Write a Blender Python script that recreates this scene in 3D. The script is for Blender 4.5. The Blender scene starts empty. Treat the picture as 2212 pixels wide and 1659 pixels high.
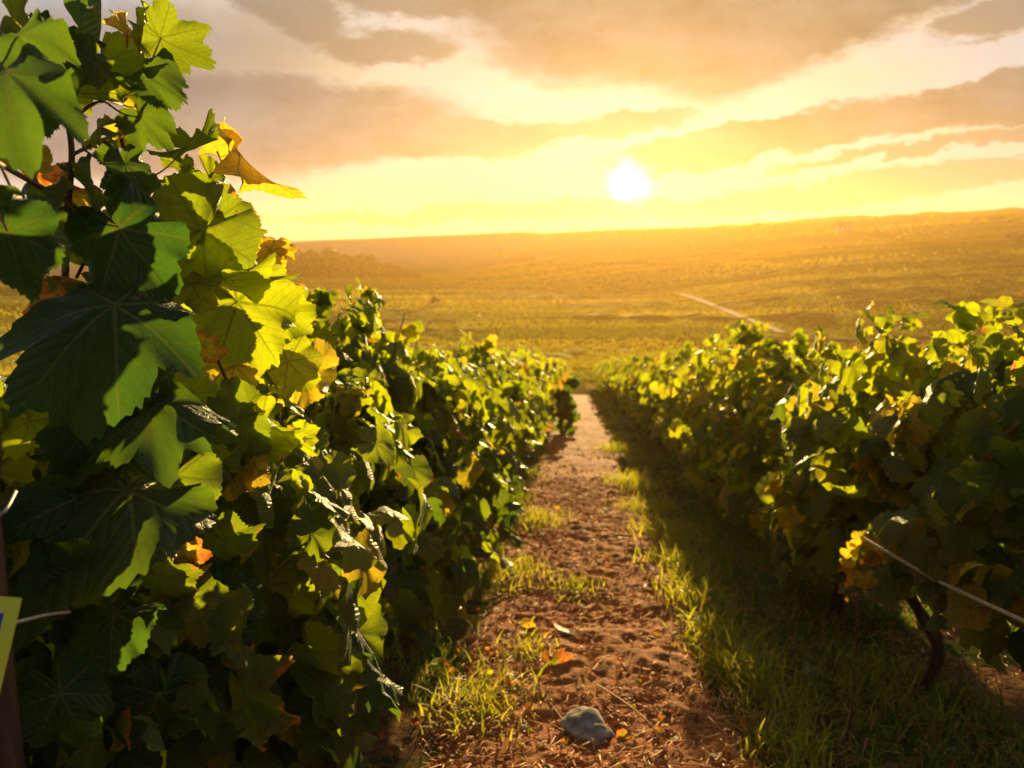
import bpy, math, random
import numpy as np
from mathutils import Vector, Matrix

sc = bpy.context.scene
COL = sc.collection
R_ = math.radians
rng = np.random.default_rng(7)
random.seed(7)

# ------------------------------------------------------------------ camera
W0, H0 = 2212.0, 1659.0
F0 = 1106.0 / math.tan(R_(33.0))
PITCH, YAW = R_(9.8), R_(4.7)
CAM = Vector((0.0, 0.0, 1.35))
cam_d = bpy.data.cameras.new('camera')
cam = bpy.data.objects.new('camera', cam_d)
COL.objects.link(cam)
cam.location = CAM
cam.rotation_euler = (R_(90) - PITCH, 0, YAW)
cam_d.sensor_fit = 'HORIZONTAL'
cam_d.sensor_width = 36.0
cam_d.lens = 18.0 / math.tan(R_(33.0))
cam_d.clip_start = 0.02
cam_d.clip_end = 9000
cam_d.dof.use_dof = True
cam_d.dof.focus_distance = 1.35
cam_d.dof.aperture_fstop = 5.0
sc.camera = cam
MC = cam.rotation_euler.to_matrix()

def ray(px, py):
    return MC @ Vector(((px - W0 / 2) / F0, (H0 / 2 - py) / F0, -1.0))

def at(px, py, d):
    return CAM + ray(px, py) * d

def azel(px, py):
    v = ray(px, py).normalized()
    return math.degrees(math.atan2(v.x, v.y)), math.degrees(math.asin(v.z))

# ------------------------------------------------------------------ light
SUN_AZ, SUN_EL = azel(1362, 385)
sun_dir = ray(1362, 385).normalized()
sd = bpy.data.lights.new('sun', 'SUN')
sd.energy = 5.0
sd.angle = R_(0.6)
sd.color = (1.0, 0.70, 0.28)
so = bpy.data.objects.new('sun', sd)
COL.objects.link(so)
so.rotation_euler = sun_dir.to_track_quat('Z', 'Y').to_euler()
so.location = (3, 40, 20)

class NT:
    """small helper for writing node maths"""
    def __init__(s, tree): s.t = tree; s.n = tree.nodes; s.l = tree.links
    def put(s, sock, v):
        if v is None: return
        if isinstance(v, bpy.types.NodeSocket): s.l.new(v, sock)
        else:
            if isinstance(v, (tuple, list)) and len(v) == 3 and sock.type == 'RGBA': v = (*v, 1)
            sock.default_value = v
    def m(s, op, a, b=None, c=None, clamp=False):
        n = s.n.new('ShaderNodeMath'); n.operation = op; n.use_clamp = clamp
        for i, v in enumerate((a, b, c)): s.put(n.inputs[i], v)
        return n.outputs[0]
    def v(s, op, a, b=None, scale=None):
        n = s.n.new('ShaderNodeVectorMath'); n.operation = op
        s.put(n.inputs[0], a)
        if b is not None: s.put(n.inputs[1], b)
        if scale is not None: s.put(n.inputs[3], scale)
        return n.outputs['Value'] if op in ('DOT_PRODUCT', 'LENGTH', 'DISTANCE') else n.outputs[0]
    def sep(s, v):
        n = s.n.new('ShaderNodeSeparateXYZ'); s.put(n.inputs[0], v); return n.outputs
    def comb(s, x, y, z=0.0):
        n = s.n.new('ShaderNodeCombineXYZ')
        for i, q in enumerate((x, y, z)): s.put(n.inputs[i], q)
        return n.outputs[0]
    def noise(s, vec, scale, detail=3, rough=0.55, dist=0.0, out=0):
        n = s.n.new('ShaderNodeTexNoise')
        s.put(n.inputs['Vector'], vec); n.inputs['Scale'].default_value = scale
        n.inputs['Detail'].default_value = detail; n.inputs['Roughness'].default_value = rough
        n.inputs['Distortion'].default_value = dist
        return n.outputs[out]
    def mix(s, f, a, b, mode='MIX'):
        n = s.n.new('ShaderNodeMix'); n.data_type = 'RGBA'; n.blend_type = mode
        s.put(n.inputs[0], f); s.put(n.inputs[6], a); s.put(n.inputs[7], b)
        return n.outputs[2]
    def sm(s, v, lo, hi, to0=0.0, to1=1.0):
        n = s.n.new('ShaderNodeMapRange'); n.interpolation_type = 'SMOOTHSTEP'
        s.put(n.inputs[0], v); n.inputs[1].default_value = lo; n.inputs[2].default_value = hi
        n.inputs[3].default_value = to0; n.inputs[4].default_value = to1
        return n.outputs[0]
    def node(s, kind, **kw):
        n = s.n.new(kind)
        for k, v in kw.items():
            try: s.put(n.inputs[k.replace('_', ' ')], v)
            except KeyError: setattr(n, k, v)
        return n

world = bpy.data.worlds.new('World')
sc.world = world
world.use_nodes = True
wt = world.node_tree
wt.nodes.clear()
w = NT(wt)
D = w.n.new('ShaderNodeTexCoord').outputs['Generated']
D = w.v('NORMALIZE', D)
dx, dy, dz = w.sep(D)
AZ = w.m('MULTIPLY', w.m('ARCTAN2', dx, dy), 57.2958)
EL = w.m('MULTIPLY', w.m('ARCSINE', dz), 57.2958)
P = w.comb(AZ, EL)
wp = w.comb(w.m('MULTIPLY', AZ, 0.6), w.m('MULTIPLY', EL, 1.4))
nz = w.noise(wp, 0.11, 5, 0.62, out=1)
nz2 = w.noise(wp, 0.45, 7, 0.68, out=1)
warp = w.v('MULTIPLY', w.v('SUBTRACT', nz, (0.5, 0.5, 0.5)), (5.5, 2.6, 0))
warp2 = w.v('MULTIPLY', w.v('SUBTRACT', nz2, (0.5, 0.5, 0.5)), (5.5, 2.9, 0))
PW = w.v('ADD', w.v('ADD', P, warp), warp2)
def cloud(px, py, hw, hh, slope, soft=0.5):
    a0, e0 = azel(px, py)
    k = 57.2958 / F0
    d = w.v('SUBTRACT', PW, (a0, e0, 0))
    x, y, _ = w.sep(d)
    y = w.m('SUBTRACT', y, w.m('MULTIPLY', x, slope))
    q = w.m('ADD', w.m('POWER', w.m('ABSOLUTE', w.m('DIVIDE', x, hw * k)), 2.0), w.m('POWER', w.m('ABSOLUTE', w.m('DIVIDE', y, hh * k)), 2.0))
    return w.sm(q, 1.0 + soft * .65, 1.0 - soft * .65)
def allmax(l):
    r = l[0]
    for q in l[1:]: r = w.m('MAXIMUM', r, q)
    return r
GREY = allmax([cloud(600, 268, 390, 84, 0.02, .6), cloud(940, 300, 260, 44, 0.0, .6), cloud(480, 235, 300, 60, 0.0, .7),
               cloud(250, 300, 420, 70, 0.0, .8), cloud(1290, 277, 220, 22, 0.12, .6)])
TAN = allmax([cloud(1420, 10, 420, 150, 0.0, .55), cloud(1730, 20, 280, 110, 0.35, .55), cloud(1950, -60, 320, 90, 0.3, .6),
              cloud(1620, 305, 290, 42, 0.16, .45), cloud(2010, 238, 260, 36, 0.22, .45), cloud(2330, 200, 260, 36, 0.1, .5)])
THIN = allmax([cloud(2050, 312, 300, 13, 0.13, .7), cloud(640, 18, 130, 50, -0.3, .8), cloud(920, 0, 190, 34, 0.0, .8),
               cloud(2180, 15, 120, 34, 0.2, .6), cloud(830, 100, 130, 30, 0.0, .9)])
VEIL = allmax([cloud(1900, 402, 560, 26, 0.10, .8), cloud(1270, 446, 430, 18, 0.03, .9), cloud(900, 470, 320, 12, 0.0, .9), cloud(150, 120, 500, 90, 0.1, .95)])
cosS = w.v('DOT_PRODUCT', D, tuple(sun_dir))
TH = w.m('MULTIPLY', w.m('ARCCOSINE', w.m('MINIMUM', cosS, 0.999999)), 57.2958)
fb = w.noise(w.comb(w.m('MULTIPLY', AZ, 0.35), w.m('MULTIPLY', EL, 1.0)), 0.22, 6, 0.6)
# clear sky: cream low, gold near the sun, pale blue away from it
clear = w.mix(w.sm(w.m('ADD', TH, w.m('MULTIPLY', fb, 14.0)), 10, 52), (1.0, 0.92, 0.80), (0.62, 0.76, 0.98))
clear = w.mix(w.sm(EL, 9, -1), clear, w.mix(w.sm(TH, 12, 45), (0.95, 0.76, 0.48), (0.95, 0.88, 0.76)))
clear = w.mix(w.sm(fb, 0.40, 0.68), clear, w.mix(w.sm(TH, 12, 45), (1.05, 0.92, 0.64), (0.98, 0.86, 0.68)))
def over(base, mask, near, far, k):
    return w.mix(w.m('MULTIPLY', mask, k), base, w.mix(w.sm(TH, 10, 36), near, far))
inner = w.noise(wp, 0.3, 4, 0.6)
s_ = over(clear, VEIL, (0.48, 0.35, 0.21), (0.40, 0.35, 0.29), 0.75)
s_ = over(s_, TAN, (0.20, 0.15, 0.10), (0.22, 0.20, 0.17), w.sm(inner, 0.2, 0.75, 0.98, 0.72))
s_ = over(s_, GREY, (0.25, 0.21, 0.17), (0.16, 0.19, 0.25), w.sm(inner, 0.2, 0.8, 0.98, 0.66))
s_ = over(s_, THIN, (0.30, 0.23, 0.14), (0.24, 0.22, 0.20), 0.8)
# sun disc burning through, and its aureole
tj = w.m('ADD', TH, w.m('MULTIPLY', w.m('SUBTRACT', w.noise(P, 0.9, 4, 0.6), 0.5), 1.7))
core = w.m('MULTIPLY', w.m('EXPONENT', w.m('MULTIPLY', w.m('POWER', w.m('DIVIDE', w.m('MAXIMUM', tj, 0.0), 0.95), 2.0), -1.0)), w.m('SUBTRACT', 14.0, w.m('MULTIPLY', TAN, 11.0)))
aur = w.m('MULTIPLY', w.m('EXPONENT', w.m('DIVIDE', TH, -1.3)), 0.5)
glow = w.v('ADD', w.v('SCALE', (1.0, 0.93, 0.7), scale=core), w.v('SCALE', (1.0, 0.62, 0.22), scale=aur))
s_ = w.v('ADD', s_, glow)
# darker, bluer half of the sky behind the viewer
back = w.sm(cosS, 0.75, -0.3)
s_ = w.mix(back, s_, (0.20, 0.22, 0.26))
s_ = w.mix(w.sm(EL, 24, 55), s_, (0.30, 0.33, 0.38))
s_ = w.mix(w.sm(EL, -1, -8), s_, (0.10, 0.09, 0.05))
sky = w.n.new('ShaderNodeTexSky')
sky.sky_type = 'NISHITA'
sky.sun_disc = False
sky.sun_elevation = R_(SUN_EL)
sky.sun_rotation = R_(SUN_AZ)
sky.dust_density = 2.0
bg = w.n.new('ShaderNodeBackground')
bg.inputs['Strength'].default_value = 0.1
SKY_K = 2.3
w.l.new(w.v('ADD', w.v('SCALE', s_, scale=SKY_K), w.v('SCALE', sky.outputs[0], scale=0.05)), bg.inputs['Color'])
wo = w.n.new('ShaderNodeOutputWorld')
w.l.new(bg.outputs[0], wo.inputs['Surface'])

sc.view_settings.view_transform = 'Standard'
sc.view_settings.look = 'None'
sc.view_settings.exposure = 1.45
sc.view_settings.gamma = 1.0
sc.render.engine = 'CYCLES'
sc.cycles.max_bounces = 8
sc.cycles.transmission_bounces = 6
sc.cycles.volume_bounces = 1
sc.cycles.use_denoising = True
sc.cycles.sample_clamp_indirect = 8.0

# ------------------------------------------------------------------ helpers
def tag(o, label=None, cat=None, group=None, kind=None):
    if label: o['label'] = label
    if cat: o['category'] = cat
    if group: o['group'] = group
    if kind: o['kind'] = kind
    return o

def empty(name, loc, label=None, cat=None, group=None):
    o = bpy.data.objects.new(name, None)
    o.location = loc
    o.empty_display_size = 0.1
    COL.objects.link(o)
    return tag(o, label, cat, group)

def mesh_np(name, verts, faces, mats=(), uv=None, tint=None, smooth=True, counts=None, matidx=None):
    """verts Nx3, faces: MxK int array (constant K) or flat list with counts"""
    me = bpy.data.meshes.new(name)
    verts = np.asarray(verts, dtype=np.float32)
    faces = np.asarray(faces, dtype=np.int32)
    if counts is None:
        M, K = faces.shape
        counts = np.full(M, K, dtype=np.int32)
        flat = faces.ravel()
    else:
        flat = faces
        M = len(counts)
    me.vertices.add(len(verts)); me.vertices.foreach_set('co', verts.ravel())
    me.loops.add(len(flat)); me.loops.foreach_set('vertex_index', flat)
    starts = np.concatenate(([0], np.cumsum(counts)[:-1])).astype(np.int32)
    me.polygons.add(M)
    me.polygons.foreach_set('loop_start', starts)
    me.polygons.foreach_set('loop_total', np.asarray(counts, dtype=np.int32))
    if smooth: me.polygons.foreach_set('use_smooth', np.ones(M, dtype=bool))
    if matidx is not None: me.polygons.foreach_set('material_index', np.asarray(matidx, dtype=np.int32))
    if uv is not None:
        l = me.uv_layers.new(name='UVMap')
        l.data.foreach_set('uv', np.asarray(uv, dtype=np.float32)[flat].ravel())
    if tint is not None:
        a = me.attributes.new('tint', 'FLOAT_COLOR', 'POINT')
        t = np.ones((len(verts), 4), dtype=np.float32); t[:, :3] = tint
        a.data.foreach_set('color', t.ravel())
    for m in mats: me.materials.append(m)
    me.update(calc_edges=True)
    me.validate()
    return me

def obj(name, me, parent=None, loc=(0, 0, 0)):
    o = bpy.data.objects.new(name, me)
    o.location = loc
    COL.objects.link(o)
    if parent: o.parent = parent
    return o

def merge(parts):
    """parts: list of (V, quads/tris array) -> V, flat, counts"""
    vs, fl, ct, off = [], [], [], 0
    for v, f in parts:
        f = np.asarray(f)
        vs.append(v); fl.append((f + off).ravel()); ct.append(np.full(len(f), f.shape[1])); off += len(v)
    return np.concatenate(vs), np.concatenate(fl), np.concatenate(ct)

def tube(pts, rad, n=8, cap=True):
    pts = np.asarray(pts, float); m = len(pts)
    rad = np.broadcast_to(np.asarray(rad, float), (m,))
    tan = np.gradient(pts, axis=0); tan /= np.linalg.norm(tan, axis=1)[:, None] + 1e-12
    ref = np.array([0.31, 0.83, 0.46])
    a = np.cross(tan, ref); a /= np.linalg.norm(a, axis=1)[:, None] + 1e-12
    b = np.cross(tan, a)
    th = np.linspace(0, 2 * np.pi, n, endpoint=False)
    V = (pts[:, None] + rad[:, None, None] * (np.cos(th)[None, :, None] * a[:, None] + np.sin(th)[None, :, None] * b[:, None])).reshape(-1, 3)
    i = np.arange(m - 1)[:, None] * n; j = np.arange(n)[None]; k = (j + 1) % n
    F = np.stack([i + j, i + k, i + n + k, i + n + j], -1).reshape(-1, 4)
    if cap:
        V = np.concatenate([V, pts[:1], pts[-1:]])
        c0, c1 = m * n, m * n + 1
        q = np.arange(n); q2 = (q + 1) % n
        F = np.concatenate([F, np.stack([np.full(n, c0), q2, q, q], -1) * 0 + np.stack([np.full(n, c0), q2, q, np.full(n, c0)], -1),
                            np.stack([np.full(n, c1), (m - 1) * n + q, (m - 1) * n + q2, np.full(n, c1)], -1)])
        tri = np.concatenate([np.stack([np.full(n, c0), q2, q], -1), np.stack([np.full(n, c1), (m - 1) * n + q, (m - 1) * n + q2], -1)])
        return V, F[:(m - 1) * n], tri
    return V, F, None

def tube_mesh(name, pts, rad, mat, n=8):
    return tubes_mesh(name, [(pts, rad)], mat, n)

def tubes_mesh(name, lst, mat, n=8):
    parts = []
    off = 0
    vs, fl, ct = [], [], []
    for pts, rad in lst:
        V, F, T = tube(pts, rad, n)
        vs.append(V); fl += [(F + off).ravel(), (T + off).ravel()]
        ct += [np.full(len(F), 4), np.full(len(T), 3)]; off += len(V)
    return mesh_np(name, np.concatenate(vs), np.concatenate(fl), [mat], counts=np.concatenate(ct))

def smooth_path(keys, n=24):
    """Catmull-Rom through key points"""
    k = np.asarray(keys, float)
    k = np.concatenate([[2 * k[0] - k[1]], k, [2 * k[-1] - k[-2]]])
    out = []
    segs = len(k) - 3
    per = max(2, n // segs)
    for i in range(segs):
        p0, p1, p2, p3 = k[i:i + 4]
        for t in np.linspace(0, 1, per, endpoint=(i == segs - 1)):
            out.append(.5 * ((2 * p1) + (-p0 + p2) * t + (2 * p0 - 5 * p1 + 4 * p2 - p3) * t * t + (-p0 + 3 * p1 - 3 * p2 + p3) * t ** 3))
    return np.array(out)

_lat = rng.random((256, 256))
def vnoise(x, y):
    xi = np.floor(x).astype(int); yi = np.floor(y).astype(int)
    fx = x - xi; fy = y - yi
    fx = fx * fx * (3 - 2 * fx); fy = fy * fy * (3 - 2 * fy)
    g = lambda a, b: _lat[a % 256, b % 256]
    return (g(xi, yi) * (1 - fx) * (1 - fy) + g(xi + 1, yi) * fx * (1 - fy) + g(xi, yi + 1) * (1 - fx) * fy + g(xi + 1, yi + 1) * fx * fy) - .5
def fbm(x, y, o=4):
    r = 0; a = 1.0
    for i in range(o):
        r = r + a * vnoise(x * 2 ** i + 17 * i, y * 2 ** i + 31 * i); a *= .5
    return r
def sstep(a, b, x):
    t = np.clip((x - a) / (b - a), 0, 1); return t * t * (3 - 2 * t)

# ------------------------------------------------------------------ terrain height
SL = math.tan(PITCH - math.atan(40 / F0))
_ys = np.linspace(-200, 400, 6001)
_sl = np.where(_ys < 0, SL * sstep(-120, 0, _ys), SL * (1 - sstep(36, 80, _ys)))
_zs = -np.cumsum(_sl) * (_ys[1] - _ys[0]); _zs -= np.interp(0, _ys, _zs)
VALLEY = float(_zs[-1])
_ridge = np.array([azel(x, y) for x, y in [(-200, 520), (300, 522), (640, 521), (800, 514), (950, 507), (1120, 500), (1180, 503), (1362, 493), (1640, 484), (1830, 474), (1960, 465), (2100, 459), (2212, 458), (2500, 452), (3200, 440)]])
def ridge_el(az): return np.interp(az, _ridge[:, 0], _ridge[:, 1])
RR = 400.0
def gz(x, y):
    x = np.asarray(x, float); y = np.asarray(y, float)
    z = np.interp(y, _ys, _zs)
    r = np.hypot(x, y); az = np.degrees(np.arctan2(x, y))
    top = CAM.z + RR * np.tan(np.radians(ridge_el(az)))
    start = np.interp(az, [-30, -8, 2, 15, 40], [265, 245, 180, 105, 90])
    wfr = sstep(75, 62, np.abs(az))
    t = np.clip((r - start) / (RR - start), 0, 1)
    lin = np.interp(az, [-8, 8], [0.0, 1.0])
    shape = (1 - lin) * sstep(0, 1, t) + lin * (t ** 1.25)
    down = sstep(RR, RR + 110, r)
    z = z + wfr * (top - VALLEY) * shape * (1 - down)
    z = z + sstep(90, 200, r) * 0.5 * fbm(x / 60, y / 60, 3)
    z = z + 0.05 * fbm(x / 1.3 + 5, y / 1.3, 3) * (1 - sstep(40, 80, r))
    return z
def gz1(x, y): return float(gz(np.array([x]), np.array([y]))[0])
def ground_hit(px, py, hi=1200.0):
    v = ray(px, py)
    t = np.geomspace(0.5, hi, 4000)
    P_ = np.array(CAM)[None] + t[:, None] * np.array(v)[None]
    below = np.nonzero(P_[:, 2] < gz(P_[:, 0], P_[:, 1]))[0]
    i = below[0] if len(below) else -1
    return Vector(P_[i])

# ------------------------------------------------------------------ materials
def new_mat(name):
    m = bpy.data.materials.new(name); m.use_nodes = True
    m.node_tree.nodes.clear()
    n = NT(m.node_tree)
    out = n.n.new('ShaderNodeOutputMaterial')
    return m, n, out
def principled(n, base, rough=0.6, spec=0.4, bump=None, bstr=0.3, bdist=0.01):
    p = n.n.new('ShaderNodeBsdfPrincipled')
    n.put(p.inputs['Base Color'], base); n.put(p.inputs['Roughness'], rough)
    p.inputs['Specular IOR Level'].default_value = spec
    if bump is not None:
        b = n.n.new('ShaderNodeBump'); b.inputs['Strength'].default_value = bstr; b.inputs['Distance'].default_value = bdist
        n.put(b.inputs['Height'], bump); n.l.new(b.outputs[0], p.inputs['Normal'])
    return p

def leaf_material():
    m, n, out = new_mat('vine_leaf')
    uv = n.n.new('ShaderNodeUVMap'); uv.uv_map = 'UVMap'
    x, y, _ = n.sep(uv.outputs[0])
    at_ = n.n.new('ShaderNodeAttribute'); at_.attribute_name = 'tint'
    ta, tb, tc = n.sep(at_.outputs['Vector'])
    r = n.m('SQRT', n.m('ADD', n.m('MULTIPLY', x, x), n.m('MULTIPLY', y, y)))
    ang = n.m('MULTIPLY', n.m('ARCTAN2', x, y), 57.2958)
    la = n.m('SUBTRACT', n.m('FLOORED_MODULO', n.m('ADD', ang, 26.0), 52.0), 26.0)
    la = n.m('MULTIPLY', la, 0.0174533)
    u = n.m('MULTIPLY', r, n.m('COSINE', la)); v = n.m('ABSOLUTE', n.m('MULTIPLY', r, n.m('SINE', la)))
    wid = n.m('MULTIPLY', n.m('SUBTRACT', 1.15, u), 0.021)
    main = n.sm(n.m('DIVIDE', v, wid), 1.5, 0.6)
    ph = n.m('FRACT', n.m('MULTIPLY', n.m('SUBTRACT', u, n.m('MULTIPLY', v, 1.05)), 7.0))
    dd = n.m('ABSOLUTE', n.m('SUBTRACT', ph, 0.5))
    sec = n.m('MULTIPLY', n.sm(dd, 0.07, 0.02), n.sm(u, 0.12, 0.25))
    vor = n.n.new('ShaderNodeTexVoronoi'); vor.feature = 'DISTANCE_TO_EDGE'; vor.inputs['Scale'].default_value = 26
    n.l.new(uv.outputs[0], vor.inputs['Vector'])
    net = n.sm(vor.outputs[0], 0.07, 0.0)
    vein = n.m('MAXIMUM', main, n.m('MULTIPLY', sec, 0.75))
    vein_all = n.m('MAXIMUM', vein, n.m('MULTIPLY', net, 0.22))
    off = n.v('ADD', uv.outputs[0], n.v('SCALE', at_.outputs['Vector'], scale=9.0))
    nz = n.noise(off, 3.0, 4, 0.6); nf = n.noise(off, 14, 3, 0.6)
    # surface pigment
    g = n.mix(ta, (0.030, 0.085, 0.030), (0.085, 0.150, 0.022))
    g = n.mix(n.sm(nz, 0.35, 0.7, 0, 0.45), g, (0.11, 0.15, 0.02))
    yel = n.m('MULTIPLY', n.sm(n.m('ADD', tb, n.m('MULTIPLY', n.m('SUBTRACT', nz, 0.5), 0.55)), 0.55, 0.85), 1.0)
    g = n.mix(yel, g, (0.46, 0.34, 0.035))
    # dry, reddened margin: amount from tint blue
    edge = n.m('ADD', n.m('MULTIPLY', r, 0.75), n.m('MULTIPLY', n.m('SUBTRACT', nz, 0.5), 1.4))
    edge = n.m('ADD', edge, n.m('MULTIPLY', n.m('SUBTRACT', tc, 0.5), 1.3))
    dry = n.sm(edge, 0.72, 0.92)
    dcol = n.mix(n.sm(nf, 0.4, 0.62), (0.50, 0.24, 0.06), (0.42, 0.075, 0.02))
    g2 = n.mix(dry, g, dcol)
    spot = n.m('MULTIPLY', n.sm(n.noise(off, 8.0, 2, 0.5), 0.66, 0.71), n.sm(tc, 0.1, 0.3))
    g2 = n.mix(spot, g2, (0.16, 0.075, 0.02))
    surf = n.mix(n.m('MULTIPLY', vein_all, 0.6), g2, (0.30, 0.34, 0.12))
    surf = n.mix(n.sm(nf, 0.55, 0.8, 0, 0.25), surf, (0.03, 0.05, 0.01))
    # light passing through: saturated, veins dark; low tint red paints shade into thick old leaves
    tg = n.mix(ta, (0.055, 0.15, 0.010), (0.62, 0.70, 0.010))
    tg = n.mix(yel, tg, (0.95, 0.66, 0.03))
    tg = n.mix(dry, tg, n.mix(n.sm(nf, 0.4, 0.62), (0.90, 0.40, 0.08), (0.85, 0.10, 0.02)))
    tg = n.mix(n.sm(nf, 0.35, 0.7, 0, 0.35), tg, n.mix(ta, (0.04, 0.10, 0.01), (0.36, 0.40, 0.01)))
    tg = n.mix(spot, tg, (0.30, 0.10, 0.01))
    tg = n.mix(n.m('MULTIPLY', vein_all, 0.62), tg, (0.12, 0.14, 0.01))
    bump = n.m('ADD', n.m('ADD', n.m('MULTIPLY', vein, -0.9), n.m('MULTIPLY', n.sm(dd, 0.0, 0.45), 0.45)), n.m('ADD', n.m('MULTIPLY', nf, 0.35), n.m('MULTIPLY', net, -0.35)))
    p = principled(n, surf, n.sm(nf, 0.2, 0.8, 0.36, 0.55), 0.42, bump, 0.8, 0.006)
    t = n.n.new('ShaderNodeBsdfTranslucent'); n.put(t.inputs[0], tg)
    mx = n.n.new('ShaderNodeMixShader'); mx.inputs[0].default_value = 0.54
    n.l.new(p.outputs[0], mx.inputs[1]); n.l.new(t.outputs[0], mx.inputs[2])
    n.l.new(mx.outputs[0], out.inputs[0])
    return m

def blade_material(name, c1, c2, t1, t2, trans=0.45):
    m, n, out = new_mat(name)
    at_ = n.n.new('ShaderNodeAttribute'); at_.attribute_name = 'tint'
    ta, tb, tc = n.sep(at_.outputs['Vector'])
    dry = n.sm(tb, 0.72, 0.95)
    p = principled(n, n.mix(dry, n.mix(ta, c1, c2), (0.30, 0.19, 0.075)), 0.55, 0.35)
    t = n.n.new('ShaderNodeBsdfTranslucent'); n.put(t.inputs[0], n.mix(dry, n.mix(ta, t1, t2), (0.6, 0.36, 0.1)))
    mx = n.n.new('ShaderNodeMixShader'); mx.inputs[0].default_value = trans
    n.l.new(p.outputs[0], mx.inputs[1]); n.l.new(t.outputs[0], mx.inputs[2])
    n.l.new(mx.outputs[0], out.inputs[0])
    return m

def bark_material(name, c1, c2, scale=30, rough=0.85):
    m, n, out = new_mat(name)
    tc = n.n.new('ShaderNodeTexCoord').outputs['Object']
    st = n.v('MULTIPLY', tc, (1, 1, 0.18))
    a = n.noise(st, scale, 5, 0.65); b = n.noise(tc, scale * .3, 3)
    base = n.mix(n.sm(n.m('ADD', n.m('MULTIPLY', a, .7), n.m('MULTIPLY', b, .3)), .35, .65), c1, c2)
    p = principled(n, base, rough, 0.25, a, 0.7, 0.006)
    n.l.new(p.outputs[0], out.inputs[0])
    return m

def ground_material():
    m, n, out = new_mat('ground')
    geo = n.n.new('ShaderNodeNewGeometry').outputs['Position']
    x, y, z = n.sep(geo)
    flat = n.comb(x, y, 0.0)
    # near: soil with green ground cover
    a = n.noise(flat, 1.7, 5, 0.6); b = n.noise(flat, 28, 5, 0.65); c = n.noise(flat, 140, 3, 0.6)
    soil = n.mix(n.sm(b, .35, .65), (0.085, 0.042, 0.020), (0.21, 0.12, 0.06))
    soil = n.mix(n.sm(c, .5, .75, 0, .5), soil, (0.30, 0.20, 0.11))
    green = n.mix(n.sm(b, .3, .7), (0.030, 0.050, 0.012), (0.09, 0.11, 0.03))
    near = n.mix(n.sm(a, .42, .60), soil, green)
    # far: parcels of vines, stubble and meadow
    rot = n.n.new('ShaderNodeVectorRotate'); rot.inputs['Angle'].default_value = R_(-9)
    n.l.new(flat, rot.inputs[0])
    pw = n.v('MULTIPLY', n.v('ADD', rot.outputs[0], n.v('SCALE', n.noise(flat, 0.02, 2, out=1), scale=22.0)), (0.0042, 0.021, 0))
    vo = n.n.new('ShaderNodeTexVoronoi'); vo.distance = 'CHEBYCHEV'; vo.inputs['Scale'].default_value = 1.0
    n.l.new(pw, vo.inputs['Vector'])
    ca, cb, cc = n.sep(vo.outputs['Color'])
    par = n.mix(ca, (0.11, 0.115, 0.006), (0.40, 0.27, 0.012))
    par = n.mix(n.sm(cb, .6, .8), par, (0.46, 0.29, 0.03))
    par = n.mix(n.sm(cc, .72, .85), par, (0.065, 0.080, 0.014))
    ve = n.n.new('ShaderNodeTexVoronoi'); ve.feature = 'DISTANCE_TO_EDGE'; ve.inputs['Scale'].default_value = 1.0
    n.l.new(pw, ve.inputs['Vector'])
    par = n.mix(n.sm(ve.outputs[0], 0.035, 0.01, 0, .6), par, (0.055, 0.055, 0.018))
    wv = n.n.new('ShaderNodeTexWave'); wv.bands_direction = 'Y'; wv.inputs['Scale'].default_value = 0.055
    wv.inputs['Distortion'].default_value = 2.0; wv.inputs['Detail'].default_value = 3; wv.inputs['Detail Scale'].default_value = .3
    n.l.new(rot.outputs[0], wv.inputs['Vector'])
    par = n.mix(n.sm(wv.outputs['Fac'], .35, .8, 0, .22), par, (0.05, 0.055, 0.012))
    tx = n.noise(n.v('MULTIPLY', flat, (0.3, 1.0, 0)), 0.5, 6, 0.7)
    par = n.mix(n.sm(tx, .4, .62, 0, .45), par, (0.06, 0.065, 0.008))
    dist = n.v('LENGTH', geo)
    far = n.mix(n.sm(dist, 255, 330, 0, 1), par, n.mix(n.sm(x, -60, 90), (0.27, 0.24, 0.21), (0.22, 0.18, 0.05)))
    base = n.mix(n.sm(dist, 45, 75), near, far)
    bp = n.m('ADD', n.m('MULTIPLY', b, 1.0), n.m('MULTIPLY', c, .4))
    p = principled(n, base, 1.0, 0.0, bp, 0.5, 0.02)
    n.l.new(p.outputs[0], out.inputs[0])
    return m

def soil_material():
    m, n, out = new_mat('path_soil')
    geo = n.n.new('ShaderNodeNewGeometry').outputs['Position']
    a = n.noise(geo, 3.0, 5, 0.6); b = n.noise(geo, 38, 6, 0.68); c = n.noise(geo, 190, 3, 0.6)
    s = n.mix(n.sm(b, .33, .66), (0.13, 0.040, 0.011), (0.58, 0.19, 0.048))
    s = n.mix(n.sm(a, .40, .68, 0, .6), s, (0.50, 0.19, 0.05))
    s = n.mix(n.sm(c, .52, .75, 0, .55), s, (0.42, 0.26, 0.13))
    s = n.mix(n.sm(c, .48, .25, 0, .6), s, (0.055, 0.026, 0.012))
    p = principled(n, s, 0.92, 0.15, n.m('ADD', b, n.m('MULTIPLY', c, .5)), 0.8, 0.012)
    n.l.new(p.outputs[0], out.inputs[0])
    return m

def plain(name, c1, c2, scale=20, rough=0.7, spec=.3, bstr=.3):
    m, n, out = new_mat(name)
    tc = n.n.new('ShaderNodeTexCoord').outputs['Object']
    a = n.noise(tc, scale, 5, 0.6)
    p = principled(n, n.mix(n.sm(a, .3, .7), c1, c2), rough, spec, a, bstr, 0.005)
    n.l.new(p.outputs[0], out.inputs[0])
    return m

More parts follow.
